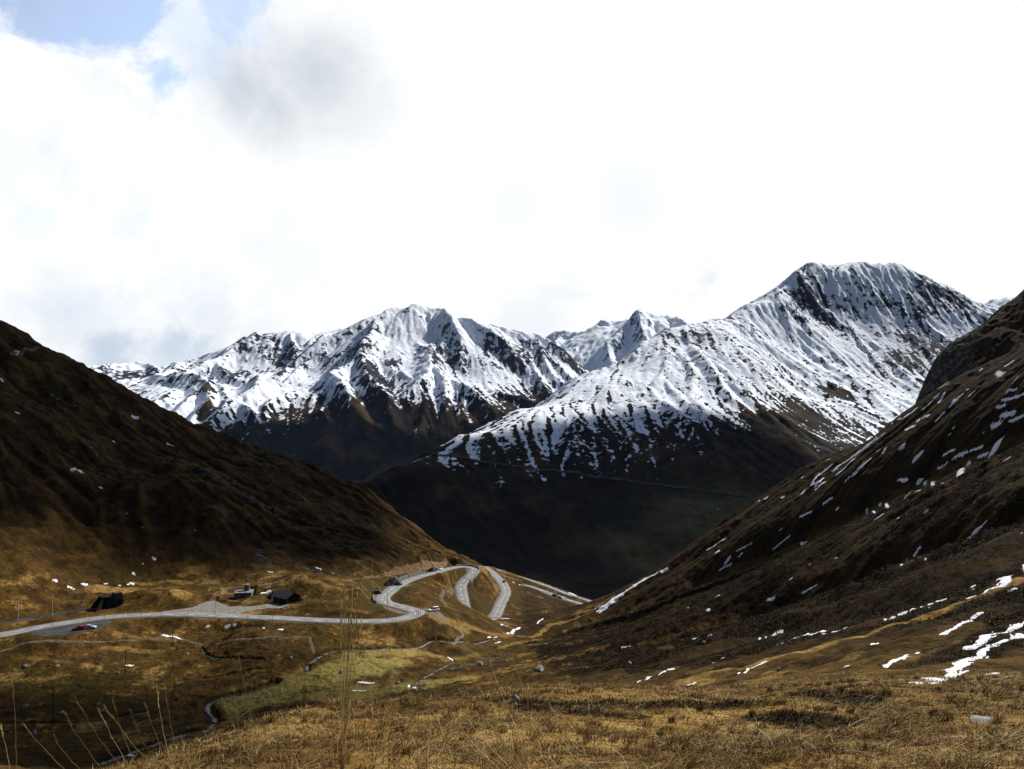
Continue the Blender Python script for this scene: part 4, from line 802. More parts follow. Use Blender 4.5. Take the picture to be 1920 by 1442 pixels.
M_STONE = simple_mat('masonry', (0.17, 0.165, 0.15), 0.9, 0.2, 0, 0.45, 0.8, 0.1)
M_STONE2 = simple_mat('pale_masonry', (0.26, 0.25, 0.22), 0.9, 0.2, 0, 0.35, 0.9, 0.1)
M_CONC = simple_mat('concrete', (0.20, 0.20, 0.19), 0.85, 0.2, 0, 0.25, 0.7)
M_DCONC = simple_mat('darkened_concrete', (0.016, 0.016, 0.014), 0.85, 0.1, 0, 0.4, 0.5); M_DCONC2 = simple_mat('grey_concrete', (0.055, 0.052, 0.046), 0.85, 0.1, 0, 0.3, 0.5)  # portal concrete darkened in colour to offset sunlight on its side
M_BLACK = simple_mat('black_timber', (0.010, 0.009, 0.008), 0.8, 0.2, 0, 0.3, 4.0)
M_ROOFB = simple_mat('black_roofing', (0.018, 0.018, 0.020), 0.7, 0.3, 0, 0.3, 2.0)
M_BLUEG = simple_mat('blue_grey_render', (0.10, 0.12, 0.14), 0.8, 0.2, 0, 0.2, 1.0)
M_WOOD = simple_mat('weathered_wood', (0.05, 0.038, 0.028), 0.85, 0.2, 0, 0.3, 5.0)
M_STEEL = simple_mat('galvanised_steel', (0.30, 0.33, 0.31), 0.5, 0.5, 0.3, 0.15, 5.0)
M_DSTEEL = simple_mat('dark_steel', (0.035, 0.035, 0.035), 0.5, 0.4, 0.3, 0.2, 5.0)
M_WHITE = simple_mat('white_enamel', (0.75, 0.75, 0.74), 0.4, 0.4, 0, 0.05, 5.0)
M_GLASS = simple_mat('dark_glass', (0.010, 0.012, 0.015), 0.08, 0.6, 0, 0.1, 2.0)
M_TYRE = simple_mat('tyre_rubber', (0.012, 0.012, 0.012), 0.9, 0.1, 0, 0.2, 8.0)
M_LAMP = simple_mat('lamp_lens', (0.6, 0.6, 0.6), 0.15, 0.6, 0, 0.1, 5.0)
M_TAIL = simple_mat('red_lens', (0.35, 0.01, 0.01), 0.2, 0.6, 0, 0.1, 5.0)
def water_mat():
    m, b, p = new_mat('brook_water'); P = pos(b)
    n = b.noise(P, 1.6, 5, 0.7); n2 = b.noise(P, 5.0, 4, 0.7)
    c = b.mix(b.ramp(n, 0.42, 0.6), C3(0.02, 0.022, 0.022), C3(0.11, 0.11, 0.105)); c = b.mix(b.ramp(n2, 0.62, 0.75), c, C3(0.4, 0.42, 0.44))
    b.set(p.inputs['Base Color'], c); b.set(p.inputs['Roughness'], b.ramp(n, 0.45, 0.55, 0.08, 0.8)); p.inputs['Specular IOR Level'].default_value = 0.6
    bp = b.n('ShaderNodeBump'); bp.inputs['Distance'].default_value = 0.15; b.set(bp.inputs['Height'], n2); b.set(p.inputs['Normal'], bp.outputs[0])
    return m
M_WATER = water_mat()

def side_dirs(L):
    d = np.gradient(L[:, :2], axis=0); d /= np.linalg.norm(d, axis=1)[:, None]+1e-9
    return np.c_[d[:, 1], -d[:, 0]]                     # to the right of the travel direction
def ribbon(name, L, half, mat, parent=None, zoff=0.0, drape=None, skirt=0.3, nc=4):
    s = side_dirs(L); hw = half if hasattr(half, '__len__') else np.full(len(L), half)
    cols = []; offs = np.linspace(-1, 1, nc+1)
    for k, o in enumerate(offs):
        x = L[:, 0]+s[:, 0]*hw*o; y = L[:, 1]+s[:, 1]*hw*o
        z = (drape(x, y) if drape else L[:, 2])+zoff; cols.append(np.stack([x, y, z], -1))
    if skirt:
        a = cols[0].copy(); a[:, 2] -= skirt; a[:, :2] -= s*0.15; c = cols[-1].copy(); c[:, 2] -= skirt; c[:, :2] += s*0.15; cols = [a]+cols+[c]
    Vv = np.stack(cols, 1); return mesh_obj(name, Vv.reshape(-1, 3), grid_faces(len(L), len(cols)), mat, parent)
def dashes(L, period, length, half, zoff):
    d = np.r_[0, np.cumsum(np.linalg.norm(np.diff(L[:, :2], axis=0), axis=1))]; s = side_dirs(L); vs = []; fs = []
    for a in np.arange(2, d[-1]-length, period):
        ks = [a, a+length/2, a+length]; base = len(vs)
        for k in ks:
            c = [np.interp(k, d, L[:, q]) for q in range(3)]; sx, sy = np.interp(k, d, s[:, 0]), np.interp(k, d, s[:, 1])
            vs += [(c[0]-sx*half, c[1]-sy*half, c[2]+zoff), (c[0]+sx*half, c[1]+sy*half, c[2]+zoff)]
        fs += [(base, base+1, base+3, base+2), (base+2, base+3, base+5, base+4)]
    return vs, fs
def road_obj(L, half, dash=True):
    o = ribbon('road', L, half, M_ASPH); tag(o, kind='structure')
    if dash:
        vs, fs = dashes(L, 8.6, 3.4, 0.16, 0.012); mesh_obj('centre_line', np.array(vs), np.array(fs), M_LINE, o, False)
    return o
road_obj(resample(road, 1.5), 3.3); road_obj(resample(road2, 1.5), 2.6, True)
def flat_poly(name, poly, z, mat):
    mb = MB(); mb.add([(p[0], p[1], z) for p in poly], [tuple(range(len(poly)))]); o = mb.build(name, mat)
    bm = bmesh.new(); bm.from_mesh(o.data); bmesh.ops.triangulate(bm, faces=bm.faces)
    for f in bm.faces:
        if f.normal.z < 0: f.normal_flip()
    bm.to_mesh(o.data); bm.free(); tag(o, kind='structure'); return o
flat_poly('layby', LAYBY, -72.035, M_DASPH); flat_poly('gravel_yard', YARD, -72.03, M_GRAV)
flat_poly('gravel_yard', [pZ(u, v, -71.93) for u, v in ((489,1136),(500,1132),(510,1130.5),(530,1135),(538,1138),(522,1141),(500,1140))], -71.93+0.02, M_GRAV)
# railway line
t = empty('railway_track', (0, 0, 0), 0, 'single railway line curving in from the left edge to the concrete tunnel portal', 'railway track')
RL = resample(rail, 2.0); ribbon('ballast', RL, 1.9, simple_mat('ballast', (0.06, 0.055, 0.05), 0.95, 0.1, 0, 0.4, 1.5), t)
sd_ = side_dirs(RL)
for q in (-0.5, 0.5):
    L = RL.copy(); L[:, :2] += sd_*q; L[:, 2] += 0.16; ribbon('rail', L, 0.04, M_DSTEEL, t, skirt=0.15, nc=1)
# footpaths and tracks, draped over the ground
def path(name, uv, half, mat, zoff=0.06, ground=None, pk=pick, **kw):
    P = resample(smooth_line([pk(*q) for q in uv], 6), 1.2 if pk is pick else 12.0)
    w = half*(1+0.35*fbm(P[:, 0]*1.0, P[:, 1]*1.0, 7.0, 3, 0.6)); f = ground or hgt
    return tag(ribbon(name, P, w, mat, None, zoff, f, 0.08, 2), kind='structure')
path('footpath', [(-60,1236),(0,1222),(20,1217),(35,1209),(60,1204),(100,1203),(145,1204),(200,1204),(250,1201),(300,1197),(340,1200),(362,1206),(385,1209)], 0.55, M_PATH)
path('footpath', [(405,1209),(425,1205),(450,1201),(480,1198),(500,1196),(520,1194),(545,1196),(578,1194.5),(582,1204),(587,1222),(590,1232)], 0.5, M_PATH)
path('track', [(396,1130),(399,1122),(404,1115),(414,1110),(425,1108),(460,1103),(500,1097),(520,1094)], 1.2, M_TRACK)
path('track', [(640,1089),(690,1083),(720,1077),(749,1071),(780,1066),(806,1062),(830,1059),(852,1056),(870,1051)], 1.1, M_TRACK)
path('track', [(851,1105),(840,1108),(830,1113),(827,1122),(833,1131),(842,1138),(850,1141)], 0.9, M_PATH)
path('track', [(20,668),(45,658),(60,657),(72,651)], 1.0, M_TRACK, 0.3)
xs_g, ys_g, Z_g = ridge_g
def hgt2(x, y): return grid_interp(xs_g, ys_g, Z_g, np.asarray(x, float), np.asarray(y, float))
def pick2(u, v):
    th, tt = th_t(u, v); r = np.linspace(1150, 3600, 4000); h = hgt2(r*math.sin(th), r*math.cos(th)); k = np.argmax(h >= tt*r)
    return np.array([r[k]*math.sin(th), r[k]*math.cos(th), float(h[k])])
path('track', [(803,855),(830,855),(900,866),(980,877),(1060,887),(1150,899),(1240,910),(1320,921),(1410,934)], 4.2, simple_mat('old_track', (0.052, 0.046, 0.034), 0.95, 0.1, 0, 0.4, 0.05), 1.5, hgt2, pick2)
for k, P in chan.items():
    w0 = {'brook': 0.95, 'brook_b': 0.55, 'brook_c': 0.35}.get(k, 0.12)
    h = hgt(P[:, 0], P[:, 1]); h = np.convolve(np.pad(h, 3, 'edge'), np.ones(7)/7, 'valid'); Q = P.copy(); Q[:, 2] = h+0.10
    w = w0*(1+1.6*fbm(P[:, 0], P[:, 1], 9.0, 4, 0.7)); tag(ribbon('brook', Q, np.maximum(w, 0.15), M_WATER, None, 0, None, 0.3, 2), kind='structure')
# masonry walls along the road
def edge_line(L, a, b_, off):      # part of the road between the points nearest to photo positions a and b, moved sideways
    def near(q): p = pZ(*q); return int(np.argmin(np.hypot(L[:, 0]-p[0], L[:, 1]-p[1])))
    i, j = near(a), near(b_); i, j = min(i, j), max(i, j); Q = L[i:j+1].copy(); Q[:, :2] += side_dirs(L)[i:j+1]*off; return Q
rdf = resample(road, 1.5)
def wall(name, Q, up, down, thick, mat, label, cat, taper=None):
    s = side_dirs(Q); n = len(Q); tp = np.ones(n) if taper is None else np.interp(np.linspace(0, 1, n), np.linspace(0, 1, len(taper)), taper)
    prof = [(-thick/2, -down), (-thick/2, up), (thick/2, up), (thick/2, -down)]; rings = []
    for k in range(n): rings.append([(Q[k, 0]+s[k, 0]*o, Q[k, 1]+s[k, 1]*o, Q[k, 2]+(z*tp[k] if z > 0 else z)) for o, z in prof])
    mb = MB(); mb.loft(rings); return tag(mb.build(name, mat), label, cat)
wall('retaining_wall', edge_line(rdf, (863,1062.5,-87), (872.5,1089,-91.2), -3.75), 0.9, 9, 0.5, M_STONE2, 'tall grey stone retaining wall with parapet round the outside of the far hairpin', 'wall')
wall('guard_wall', edge_line(rdf, (728,1128.5,-74.7), (717,1118.5,-76), -3.9), 0.9, 2.5, 0.45, M_CONC, 'pale concrete guard wall on the outside of the left-hand bend', 'wall')
wall('retaining_wall', edge_line(rdf, (757,1091.5,-79.4), (811,1074.5,-83.5), -4.4), 1.5, 1.0, 0.5, M_STONE, 'low grey stone wall at the uphill side of the rising road, beside two dark rocks', 'wall', taper=[.4,1,1,1,.6])
wall('retaining_wall', edge_line(rdf, (772,1085.5,-80.6), (800,1077,-82.7), 3.8), 0.02, 3.0, 0.5, M_STONE, 'grey stone wall holding up the downhill edge of the rising road', 'wall')

# ------------------------------------------------------------------ cars
def make_car(name, label, loc, rz, paint, length=4.2, width=1.78, height=1.45, kind='hatch', cat='car'):
    t = empty(name, loc, rz, label, cat); h2 = width/2; L = length
    # side profile of the body (x forward, z up); half widths per station make the plan taper
    st = [(-L/2, .42, .62, .80), (-L/2+.08, .28, .86, .93), (-L*.36, .22, .93, 1), (-L*.1, .20, .92, 1), (L*.18, .20, .93, 1), (L*.30, .22, .88, .99), (L*.42, .24, .78, .95), (L/2-.08, .28, .68, .86), (L/2, .38, .58, .72)]
    mb = MB(); rings = []
    for x, z0, z1, w in st:
        hw = h2*w; rings.append([(x, -hw*.93, z0), (x, -hw, z0+.14), (x, -hw, z1-.12), (x, -hw*.93, z1), (x, 0, z1+.03), (x, hw*.93, z1), (x, hw, z1-.12), (x, hw, z0+.14), (x, hw*.93, z0), (x, 0, z0)])
    mb.loft(rings); body = mb.build('body', paint, t, smooth=True)
    if kind == 'wagon': cab = [(-L/2+.12, .9), (-L/2+.30, height), (L*.06, height+.02), (L*.24, .90)]
    elif kind == 'saloon': cab = [(-L*.40, .9), (-L*.24, height), (L*.04, height+.01), (L*.24, .88)]
    else: cab = [(-L/2+.10, .9), (-L/2+.55, height-.03), (L*.04, height), (L*.25, .88)]
    (xa, za), (xb, zb), (xc, zc), (xd, zd) = cab
    def cabin(k, ins, z_lo): 
        r0 = [(xa+ins, -h2*.90*k, z_lo), (xd-ins, -h2*.90*k, z_lo), (xd-ins, h2*.90*k, z_lo), (xa+ins, h2*.90*k, z_lo)]
        r1 = [(xb, -h2*.72*k, zb-.06), (xc, -h2*.72*k, zc-.06), (xc, h2*.72*k, zc-.06), (xb, h2*.72*k, zb-.06)]
        return r0, r1
    g = MB(); r0, r1 = cabin(1.0, .02, .84); g.loft([r0, r1]); g.build('window_glass', M_GLASS, t, bevel=.03)
    rf = MB(); e = .03; rf.loft([[(xb-e, -h2*.74, zb-.07), (xc+e, -h2*.74, zc-.07), (xc+e, h2*.74, zc-.07), (xb-e, h2*.74, zb-.07)], [(xb+.06, -h2*.64, zb), (xc-.08, -h2*.64, zc), (xc-.08, h2*.64, zc), (xb+.06, h2*.64, zb)]]); rf.build('roof', paint, t, smooth=True)
    for sgn in (-1, 1):
        for (x0, z0), (x1, z1) in (((xa, za-.06), (xb, zb-.05)), ((xd, zd-.06), (xc, zc-.05)), (((xa+xd)/2-.1, .86), ((xb+xc)/2-.1, zc-.05))):
            pl = MB(); pl.tube([(x0, sgn*h2*.91, z0), (x1, sgn*h2*.73, z1)], .045, 5); pl.build('pillar', paint, t)
    for sx in (-L*.31, L*.31):
        for sy in (-1, 1):
            w = MB(); w.tube([(sx, sy*(h2-.20), .32), (sx, sy*(h2+.01), .32)], .32, 16); wh = w.build('wheel', M_TYRE, t, bevel=.02)
            r = MB(); r.tube([(sx, sy*(h2-.02), .32), (sx, sy*(h2+.025), .32)], .20, 10); r.build('rim', M_STEEL, wh)
    for sy in (-1, 1):
        a = MB(); a.box(L/2-.16, L/2-.02, sy*h2*.58-.15, sy*h2*.58+.15, .55, .68); a.build('headlight', M_LAMP, t, bevel=.03)
        a = MB(); a.box(-L/2, -L/2+.09, sy*h2*.66-.12, sy*h2*.66+.12, .66, .86); a.build('tail_light', M_TAIL, t, bevel=.02)
        a = MB(); a.box(L*.17, L*.20, sy*(h2+.02)-.09, sy*(h2+.02)+.09, .92, 1.04); a.build('wing_mirror', paint, t, bevel=.02)
    a = MB(); a.box(L/2-.06, L/2+.015, -.38, .38, .40, .52); a.build('grille', M_DSTEEL, t)
    return t
def paint(name, c, r=0.25): return simple_mat(name, c, r, 0.6, 0.1, 0.03, 1.0)
P_RED = paint('red_paint', (0.33, 0.012, 0.02)); P_SIL = paint('silver_paint', (0.50, 0.52, 0.54)); P_WHT = paint('white_paint', (0.78, 0.79, 0.80)); P_BLK = paint('black_paint', (0.012, 0.012, 0.014))
def rot_between(a, b): return math.atan2(b[1]-a[1], b[0]-a[0])
pr = pZ(148, 1181, -72); make_car('parked_car', 'dark red hatchback parked in the dark layby on the left', (pr[0], pr[1], -72.03), R_(200), P_RED, 4.1, 1.75, 1.48)
pr = pZ(168, 1178.5, -72); make_car('parked_car', 'silver white saloon parked beside the red hatchback', (pr[0], pr[1], -72.03), R_(8), P_SIL, 4.5, 1.8, 1.38, 'saloon')
zb = float(hgt(*pZ(813, 1146, -73)[:2])); pr = pZ(813, 1146, zb); make_car('estate_car', 'white estate car with black bonnet and windows standing on the gravel outside the near bend', (pr[0], pr[1], float(hgt(pr[0], pr[1]))), R_(218), P_WHT, 4.7, 1.9, 1.68, 'wagon')
def on_road(L, u, v, z, off):
    p = pZ(u, v, z); k = int(np.argmin(np.hypot(L[:, 0]-p[0], L[:, 1]-p[1]))); s = side_dirs(L)[k]; d = L[min(k+1, len(L)-1)]-L[k-1]
    return (L[k, 0]+s[0]*off, L[k, 1]+s[1]*off, L[k, 2]+0.01), math.atan2(d[1], d[0])
p_, a_ = on_road(rdf, 831, 1068.6, -84.8, -1.6); make_car('driving_car', 'small white car driving up the rising road by the dark rock', p_, a_+math.pi, P_WHT, 4.2, 1.8, 1.5)
p_, a_ = on_road(rdf, 941, 1092, -111, 1.6); make_car('driving_car', 'dark car rounding the top of the narrow right-hand road leg', p_, a_, P_BLK, 4.3, 1.8, 1.45)
r2f = resample(road2, 1.5)
p_, a_ = on_road(r2f, 1043, 1118, -129.4, 1.3); make_car('driving_car', 'black car ahead of a white one on the far lower road', p_, a_, P_BLK, 4.5, 1.85, 1.5)
p_, a_ = on_road(r2f, 1051, 1120.6, -130, 1.3); make_car('driving_car', 'white car behind a black one on the far lower road', p_, a_, P_WHT, 4.5, 1.85, 1.6)

# ------------------------------------------------------------------ buildings
def barn():
    p = pZ(536.5, 1134.5, -71.95); t = empty('barn', (p[0], p[1], -72.0), R_(143), 'black timber barn with a low gabled roof beside the gravel drive', 'barn')
    L, W, H, RH = 9.4, 6.8, 2.6, 4.5        # x along the long wall (to the left and back), y = -W..0 across
    m = MB(); m.loft([[(0, 0, .15), (0, -W, .15), (0, -W, H), (0, -W/2, RH-.15), (0, 0, H)], [(L, 0, .15), (L, -W, .15), (L, -W, H), (L, -W/2, RH-.15), (L, 0, H)]]); wl = m.build('wall', M_BLACK, t)
    for k in range(14):                                      # board joints
        m2 = MB()
    m = MB()
    for s in (-1, 1):
        y0 = -W/2; y1 = -W/2+s*(W/2+.5); z1 = H-.22
        m.loft([[(-.7, y0, RH-.05), (-.7, y1, z1), (-.7, y1, z1+.12), (-.7, y0, RH+.08)], [(L+.7, y0, RH-.05), (L+.7, y1, z1), (L+.7, y1, z1+.12), (L+.7, y0, RH+.08)]])
    rf = m.build('roof', M_ROOFB, t)
    m = MB(); m.box(L*.42, L*.72, -.02, .05, .15, 2.0); m.build('door', M_WOOD, t)
    m = MB(); m.box(L-.9, L+.03, -.04, .04, .15, H-.1); m.build('corner_board', M_WHITE, t)
    m = MB(); m.box(-1.3, L+.6, -W-.5, 1.6, -.5, .14); m.build('floor_slab', M_CONC, t)
    m = MB(); m.box(-.05, .02, -W*.62, -W*.38, 1.1, 1.8); m.build('window', M_GLASS, t)
def grey_block():
    p = pZ(438.5, 1124, -71.85); t = empty('service_building', (p[0], p[1], -71.9), R_(9), 'small blue-grey flat-roofed building with a square chimney at the back of the yard', 'building')
    W, D, H = 6.9, 6.5, 2.5
    m = MB(); m.box(0, W, 0, D, -.5, H); m.build('wall', M_BLUEG, t)
    m = MB(); m.box(-.25, W+.25, -.25, D+.25, H+.002, H+.22); m.build('roof', M_CONC, t, bevel=.03)
    m = MB(); m.box(3.4, 5.4, 3.6, 5.6, H+.222, H+2.6); ch = m.build('chimney', M_BLUEG, t); m = MB(); m.box(3.28, 5.52, 3.48, 5.72, H+2.602, H+2.78); m.build('chimney_cap', M_CONC, ch)
    for x in (2.2, 5.4):
        m = MB(); m.tube([(x, -.08, 1.7), (x, -.10, 1.45)], .16, 8); m.build('wall_lamp', M_WHITE, t)
    m = MB(); m.box(3.2, 4.1, -.04, .01, -.05, 2.0); m.build('door', M_DSTEEL, t)
    m = MB(); m.box(.2, 3.4, 3.0, 3.15, H+.222, H+.42); m.build('roof_duct', M_DCONC, t)
def portal():
    p = pZ(213, 1137.5, -71.2); a = rot_between(rail[-12], rail[-1]); t = empty('tunnel_portal', (p[0], p[1], -71.3), a, 'dark concrete railway tunnel portal with a square block on top beside the mound', 'tunnel portal'); t.scale = (0.74, 0.74, 0.78)
    # x runs into the tunnel, the track enters at x = -7
    m = MB(); m.box(-6.5, 3.2, -3.4, -2.6, -.5, 5.2); m.box(-6.5, 3.2, 2.6, 3.4, -.5, 5.2); m.box(-6.5, 3.2, -3.4, 3.4, 5.202, 5.9); m.build('tunnel_box', M_DCONC, t)
    m = MB(); m.box(3.0, 3.6, -3.38, 3.38, -.5, 5.88); m.build('tunnel_darkness', M_BLACK, t)  # black panel across the bore, stands in for the darkness inside
    m = MB(); m.box(-.6, 3.3, -3.55, 1.4, 4.1, 7.3); m.build('head_block', M_DCONC2, t, bevel=.04)
    for s in (-1, 1):
        m = MB(); m.loft([[(-6.5, s*3.0, -.5), (-6.5, s*3.45, -.5), (-6.5, s*3.45, 5.6), (-6.5, s*3.0, 5.6)], [(-10, s*4.6, -.5), (-10, s*5.0, -.5), (-10, s*5.0, .4), (-10, s*4.6, .4)]]); m.build('wing_wall', M_DCONC, t)
barn(); grey_block(); portal()

# ------------------------------------------------------------------ poles
def hh(u, v0, v1):
    p = pick(u, v1); return p, (v1-v0)*math.hypot(p[0], p[1])/F
def snow_pole(u, v0, v1, label, white=False):
    p, h = hh(u, v0, v1); t = empty('snow_pole', tuple(p), 0, label, 'snow pole', 'snow poles along the road')
    m = MB(); m.tube([(0, 0, -.3), (0, 0, h)], .06, 6); m.build('pole', M_WHITE if white else M_DSTEEL, t)
    m = MB(); m.box(-.07, .07, -.075, .075, min(h*.75, .8), min(h*.75, .8)+.16); m.build('reflector', M_LAMP, t)
SP = [(196,1151,1161.5,'thin dark pole at the road edge where the layby ends'), (231,1150,1160,'thin dark roadside pole, first to the right of the layby'), (265,1149,1159,'thin dark roadside pole, second to the right of the layby'), (303,1148.5,1158.5,'thin dark pole at the road edge below the grassy mound'),
      (351,1148,1159,'thin dark pole at the road edge below the left end of the gravel yard'), (338,1138,1147,'short dark pole on the far road side by the gravel yard'), (403,1130,1160.5,'tall dark pole standing before the gravel yard'), (463,1155,1163,'short dark pole at the road edge just right of the gravel yard'),
      (511,1156,1164.5,'short dark pole at the road edge straight below the barn'), (562,1159,1166,'short dark pole at the road edge right of the barn'), (612,1161,1167.5,'short dark pole on the long straight between barn and bend'), (725,1158,1165,'short dark pole where the straight starts to bend'),
      (762,1149,1161,'dark pole at the inside of the near bend'), (785,1137,1156,'tall dark pole outside the near bend by the estate car'), (770,1135,1139.5,'stubby dark pole at the far edge of the near bend'), (726,1125,1137.5,'dark pole on the gravel inside the left-hand bend'), (745.5,1100,1106,'small dark pole at the lower edge of the rising road'), (827,1069,1073.5,'tiny dark pole below the white car on the rising road'), (1030,1108,1114,'tiny dark pole by the far lower road')]
for a in SP: snow_pole(*a)
snow_pole(638, 1159, 1168, 'white-topped marker pole on the long straight road', True); snow_pole(164, 1152.5, 1156.5, 'short white post between railway and road', True)
def mast(u, v0, v1, label):
    p, h = hh(u, v0, v1); t = empty('railway_mast', tuple(p), R_(12), label, 'railway mast', 'masts beside the railway line')
    m = MB(); m.tube([(0, 0, -.3), (0, 0, h)], [.2, .14], 8); m.build('post', M_STEEL, t)
    m = MB(); m.tube([(0, 0, h*.82), (.3, -2.4, h*.86)], .05, 6); m.tube([(0, 0, h*.70), (.25, -2.0, h*.84)], .035, 6); m.build('bracket_arm', M_STEEL, t)
    m = MB(); m.box(-.35, .35, -.35, .35, -.4, .3); m.build('foundation', M_CONC, t)
mast(33, 1127, 1163.5, 'grey railway mast nearest the left edge of the picture'); mast(97, 1120, 1154.5, 'grey railway mast between the left edge and the tunnel portal')
def rail_signal():
    p, h = hh(153, 1129, 1147); t = empty('railway_signal', tuple(p), R_(190), 'short dark railway signal with two heads between mast and tunnel portal', 'railway signal')
    m = MB(); m.tube([(0, 0, -.3), (0, 0, h)], .09, 6); m.build('post', M_STEEL, t); m = MB(); m.box(-.1, .2, -.35, .35, h-1.3, h-.1); m.build('signal_head', M_BLACK, t, bevel=.03)
    m = MB(); m.box(-.2, .2, -1.0, 1.0, h*.45, h*.45+.15); m.build('cross_bar', M_DSTEEL, t)
rail_signal()
def tpole(u, v0, v1, label, arm=True):
    p, h = hh(u, v0, v1); t = empty('telegraph_pole', tuple(p), R_(30), label, 'telegraph pole', 'wooden poles across the meadow')
    m = MB(); m.tube([(0, 0, -.3), (0, 0, h)], [.13, .09], 8); m.build('pole', M_WOOD, t)
    m = MB(); m.box(-.35, .35, -.04, .04, h-.45, h-.36); m.build('cross_arm', M_WOOD, t)
    for s in (-.28, .28):
        m = MB(); m.tube([(s, 0, h-.36), (s, 0, h-.2)], .035, 6); m.build('insulator', M_WHITE, t)
tpole(99, 1300, 1348, 'nearest dark wooden pole on the brown meadow at lower left'); tpole(234.5, 1224, 1267, 'dark wooden pole on the meadow beside a small snow patch, middle of the three'); tpole(323, 1173, 1211, 'dark wooden pole on the mound beside the long snow strip'); tpole(460.7, 1088, 1125, 'slim wooden pole in front of the grey building with the chimney')
print('objects', time.time()-T0)

# ------------------------------------------------------------------ boulders
M_ROCK = simple_mat('pale_granite', (0.22, 0.22, 0.21), 0.85, 0.2, 0, 0.5, 1.6, 0.05)
M_ROCKD = simple_mat('dark_rock', (0.07, 0.068, 0.062), 0.9, 0.2, 0, 0.6, 0.7, 0.2)
def boulder(u, v, wpx, hpx, label, mat=None, seed=0, name='boulder', cat='boulder', group='boulders on the slopes'):
    p = pick(u, v); r = math.hypot(p[0], p[1]); w = wpx*r/F/2; h = hpx*r/F
    bm = bmesh.new(); bmesh.ops.create_icosphere(bm, subdivisions=3, radius=1.0); rng = random.Random(seed)
    co = np.array([v_.co[:] for v_ in bm.verts])
    for k in range(9):                                  # chop flat facets
        n = Vector((rng.uniform(-1, 1), rng.uniform(-1, 1), rng.uniform(-.3, 1))).normalized(); d = rng.uniform(.55, .85)
        e = co @ np.array(n); m = e > d; co[m] -= np.outer(e[m]-d, np.array(n))*0.95
    co += 0.06*np.stack([perlin(co[:, 1]*3+seed, co[:, 2]*3), perlin(co[:, 2]*3+seed, co[:, 0]*3), perlin(co[:, 0]*3, co[:, 1]*3+seed)], -1)
    for v_, c in zip(bm.verts, co): v_.co = (c[0]*w*1.1, c[1]*w*rng.uniform(.95, 1.0), (c[2]+.35)*h*0.8)
    me = bpy.data.meshes.new(name); bm.to_mesh(me); bm.free(); me.materials.append(mat or M_ROCK)
    o = bpy.data.objects.new(name, me); scene.collection.objects.link(o); o.location = p; o.rotation_euler = (0, 0, rng.uniform(0, 6)); tag(o, label, cat, group); return o
BL = [(968,1312,14,9,'pale boulder at the foot of the foreground knoll, by the dark heather'), (1011,1257,22,9,'pale flat boulder on the lower right slope beside the brook'), (1138,1255,9,8,'grey rock on the lower right slope right of the flat pale boulder'), (900,1247,12,6,'dull grey rock at the edge of the brook bed'),
      (62,1378,11,7,'grey stone lying on the meadow at the lower left by the dark shrubs'), (46,1252,9,5,'grey stone on the brown meadow near the left edge'), (185,1323,10,4,'flat stone lying right of the nearest pole'), (191,1334,12,4,'long flat stone below another on the brown meadow'), (47,1325,12,4,'pair-like flat stone left of the nearest pole'), (75,1322,8,3,'small light stone left of the nearest pole'),
      (115,1337,12,3,'light slab just right of the nearest pole'), (221,1264,6,4,'grey stone left of the middle pole'), (352,1227,5,3,'small pale stone on the green mound'), (1460,1258,9,5,'rock in the heather below the bright grass band'), (1850,1352,52,2.2,'low grey slab lying in the foreground grass at the right'), (1320,1207,10,5,'rock among snow crumbs on the right slope'), (1180,1247,9,6,'dark stone under a snow strip on the right slope'),
      (640,1262,9,4,'stone in the green meadow near the brook'), (745,1282,10,6,'grey stone in the stony part of the meadow'), (735,1288,8,4,'smaller stone in the stony part of the meadow'), (755,1275,7,4,'rounded stone uphill in the stony part of the meadow'), (780,1297,9,4,'stone beside the snow in the stony part of the meadow'), (108,1250,8,3,'pale stone on the straw patch near the left edge'), (545,1235,7,3,'stone on the brown meadow left of the brook')]
for k, a in enumerate(BL): boulder(*a, seed=k*7+3)
boulder(739, 1097, 34, 15, 'craggy dark rock outcrop above the left bend of the rising road', M_ROCKD, 91, 'rock_outcrop', 'rock', 'rock outcrops by the road')
boulder(812, 1071.5, 17, 9, 'dark block of rock at the roadside left of the white car', M_ROCKD, 95, 'rock_outcrop', 'rock', 'rock outcrops by the road')
boulder(706, 1113, 26, 11, 'dark rock face beside the outside of the left-hand bend', M_ROCKD, 97, 'rock_outcrop', 'rock', 'rock outcrops by the road')

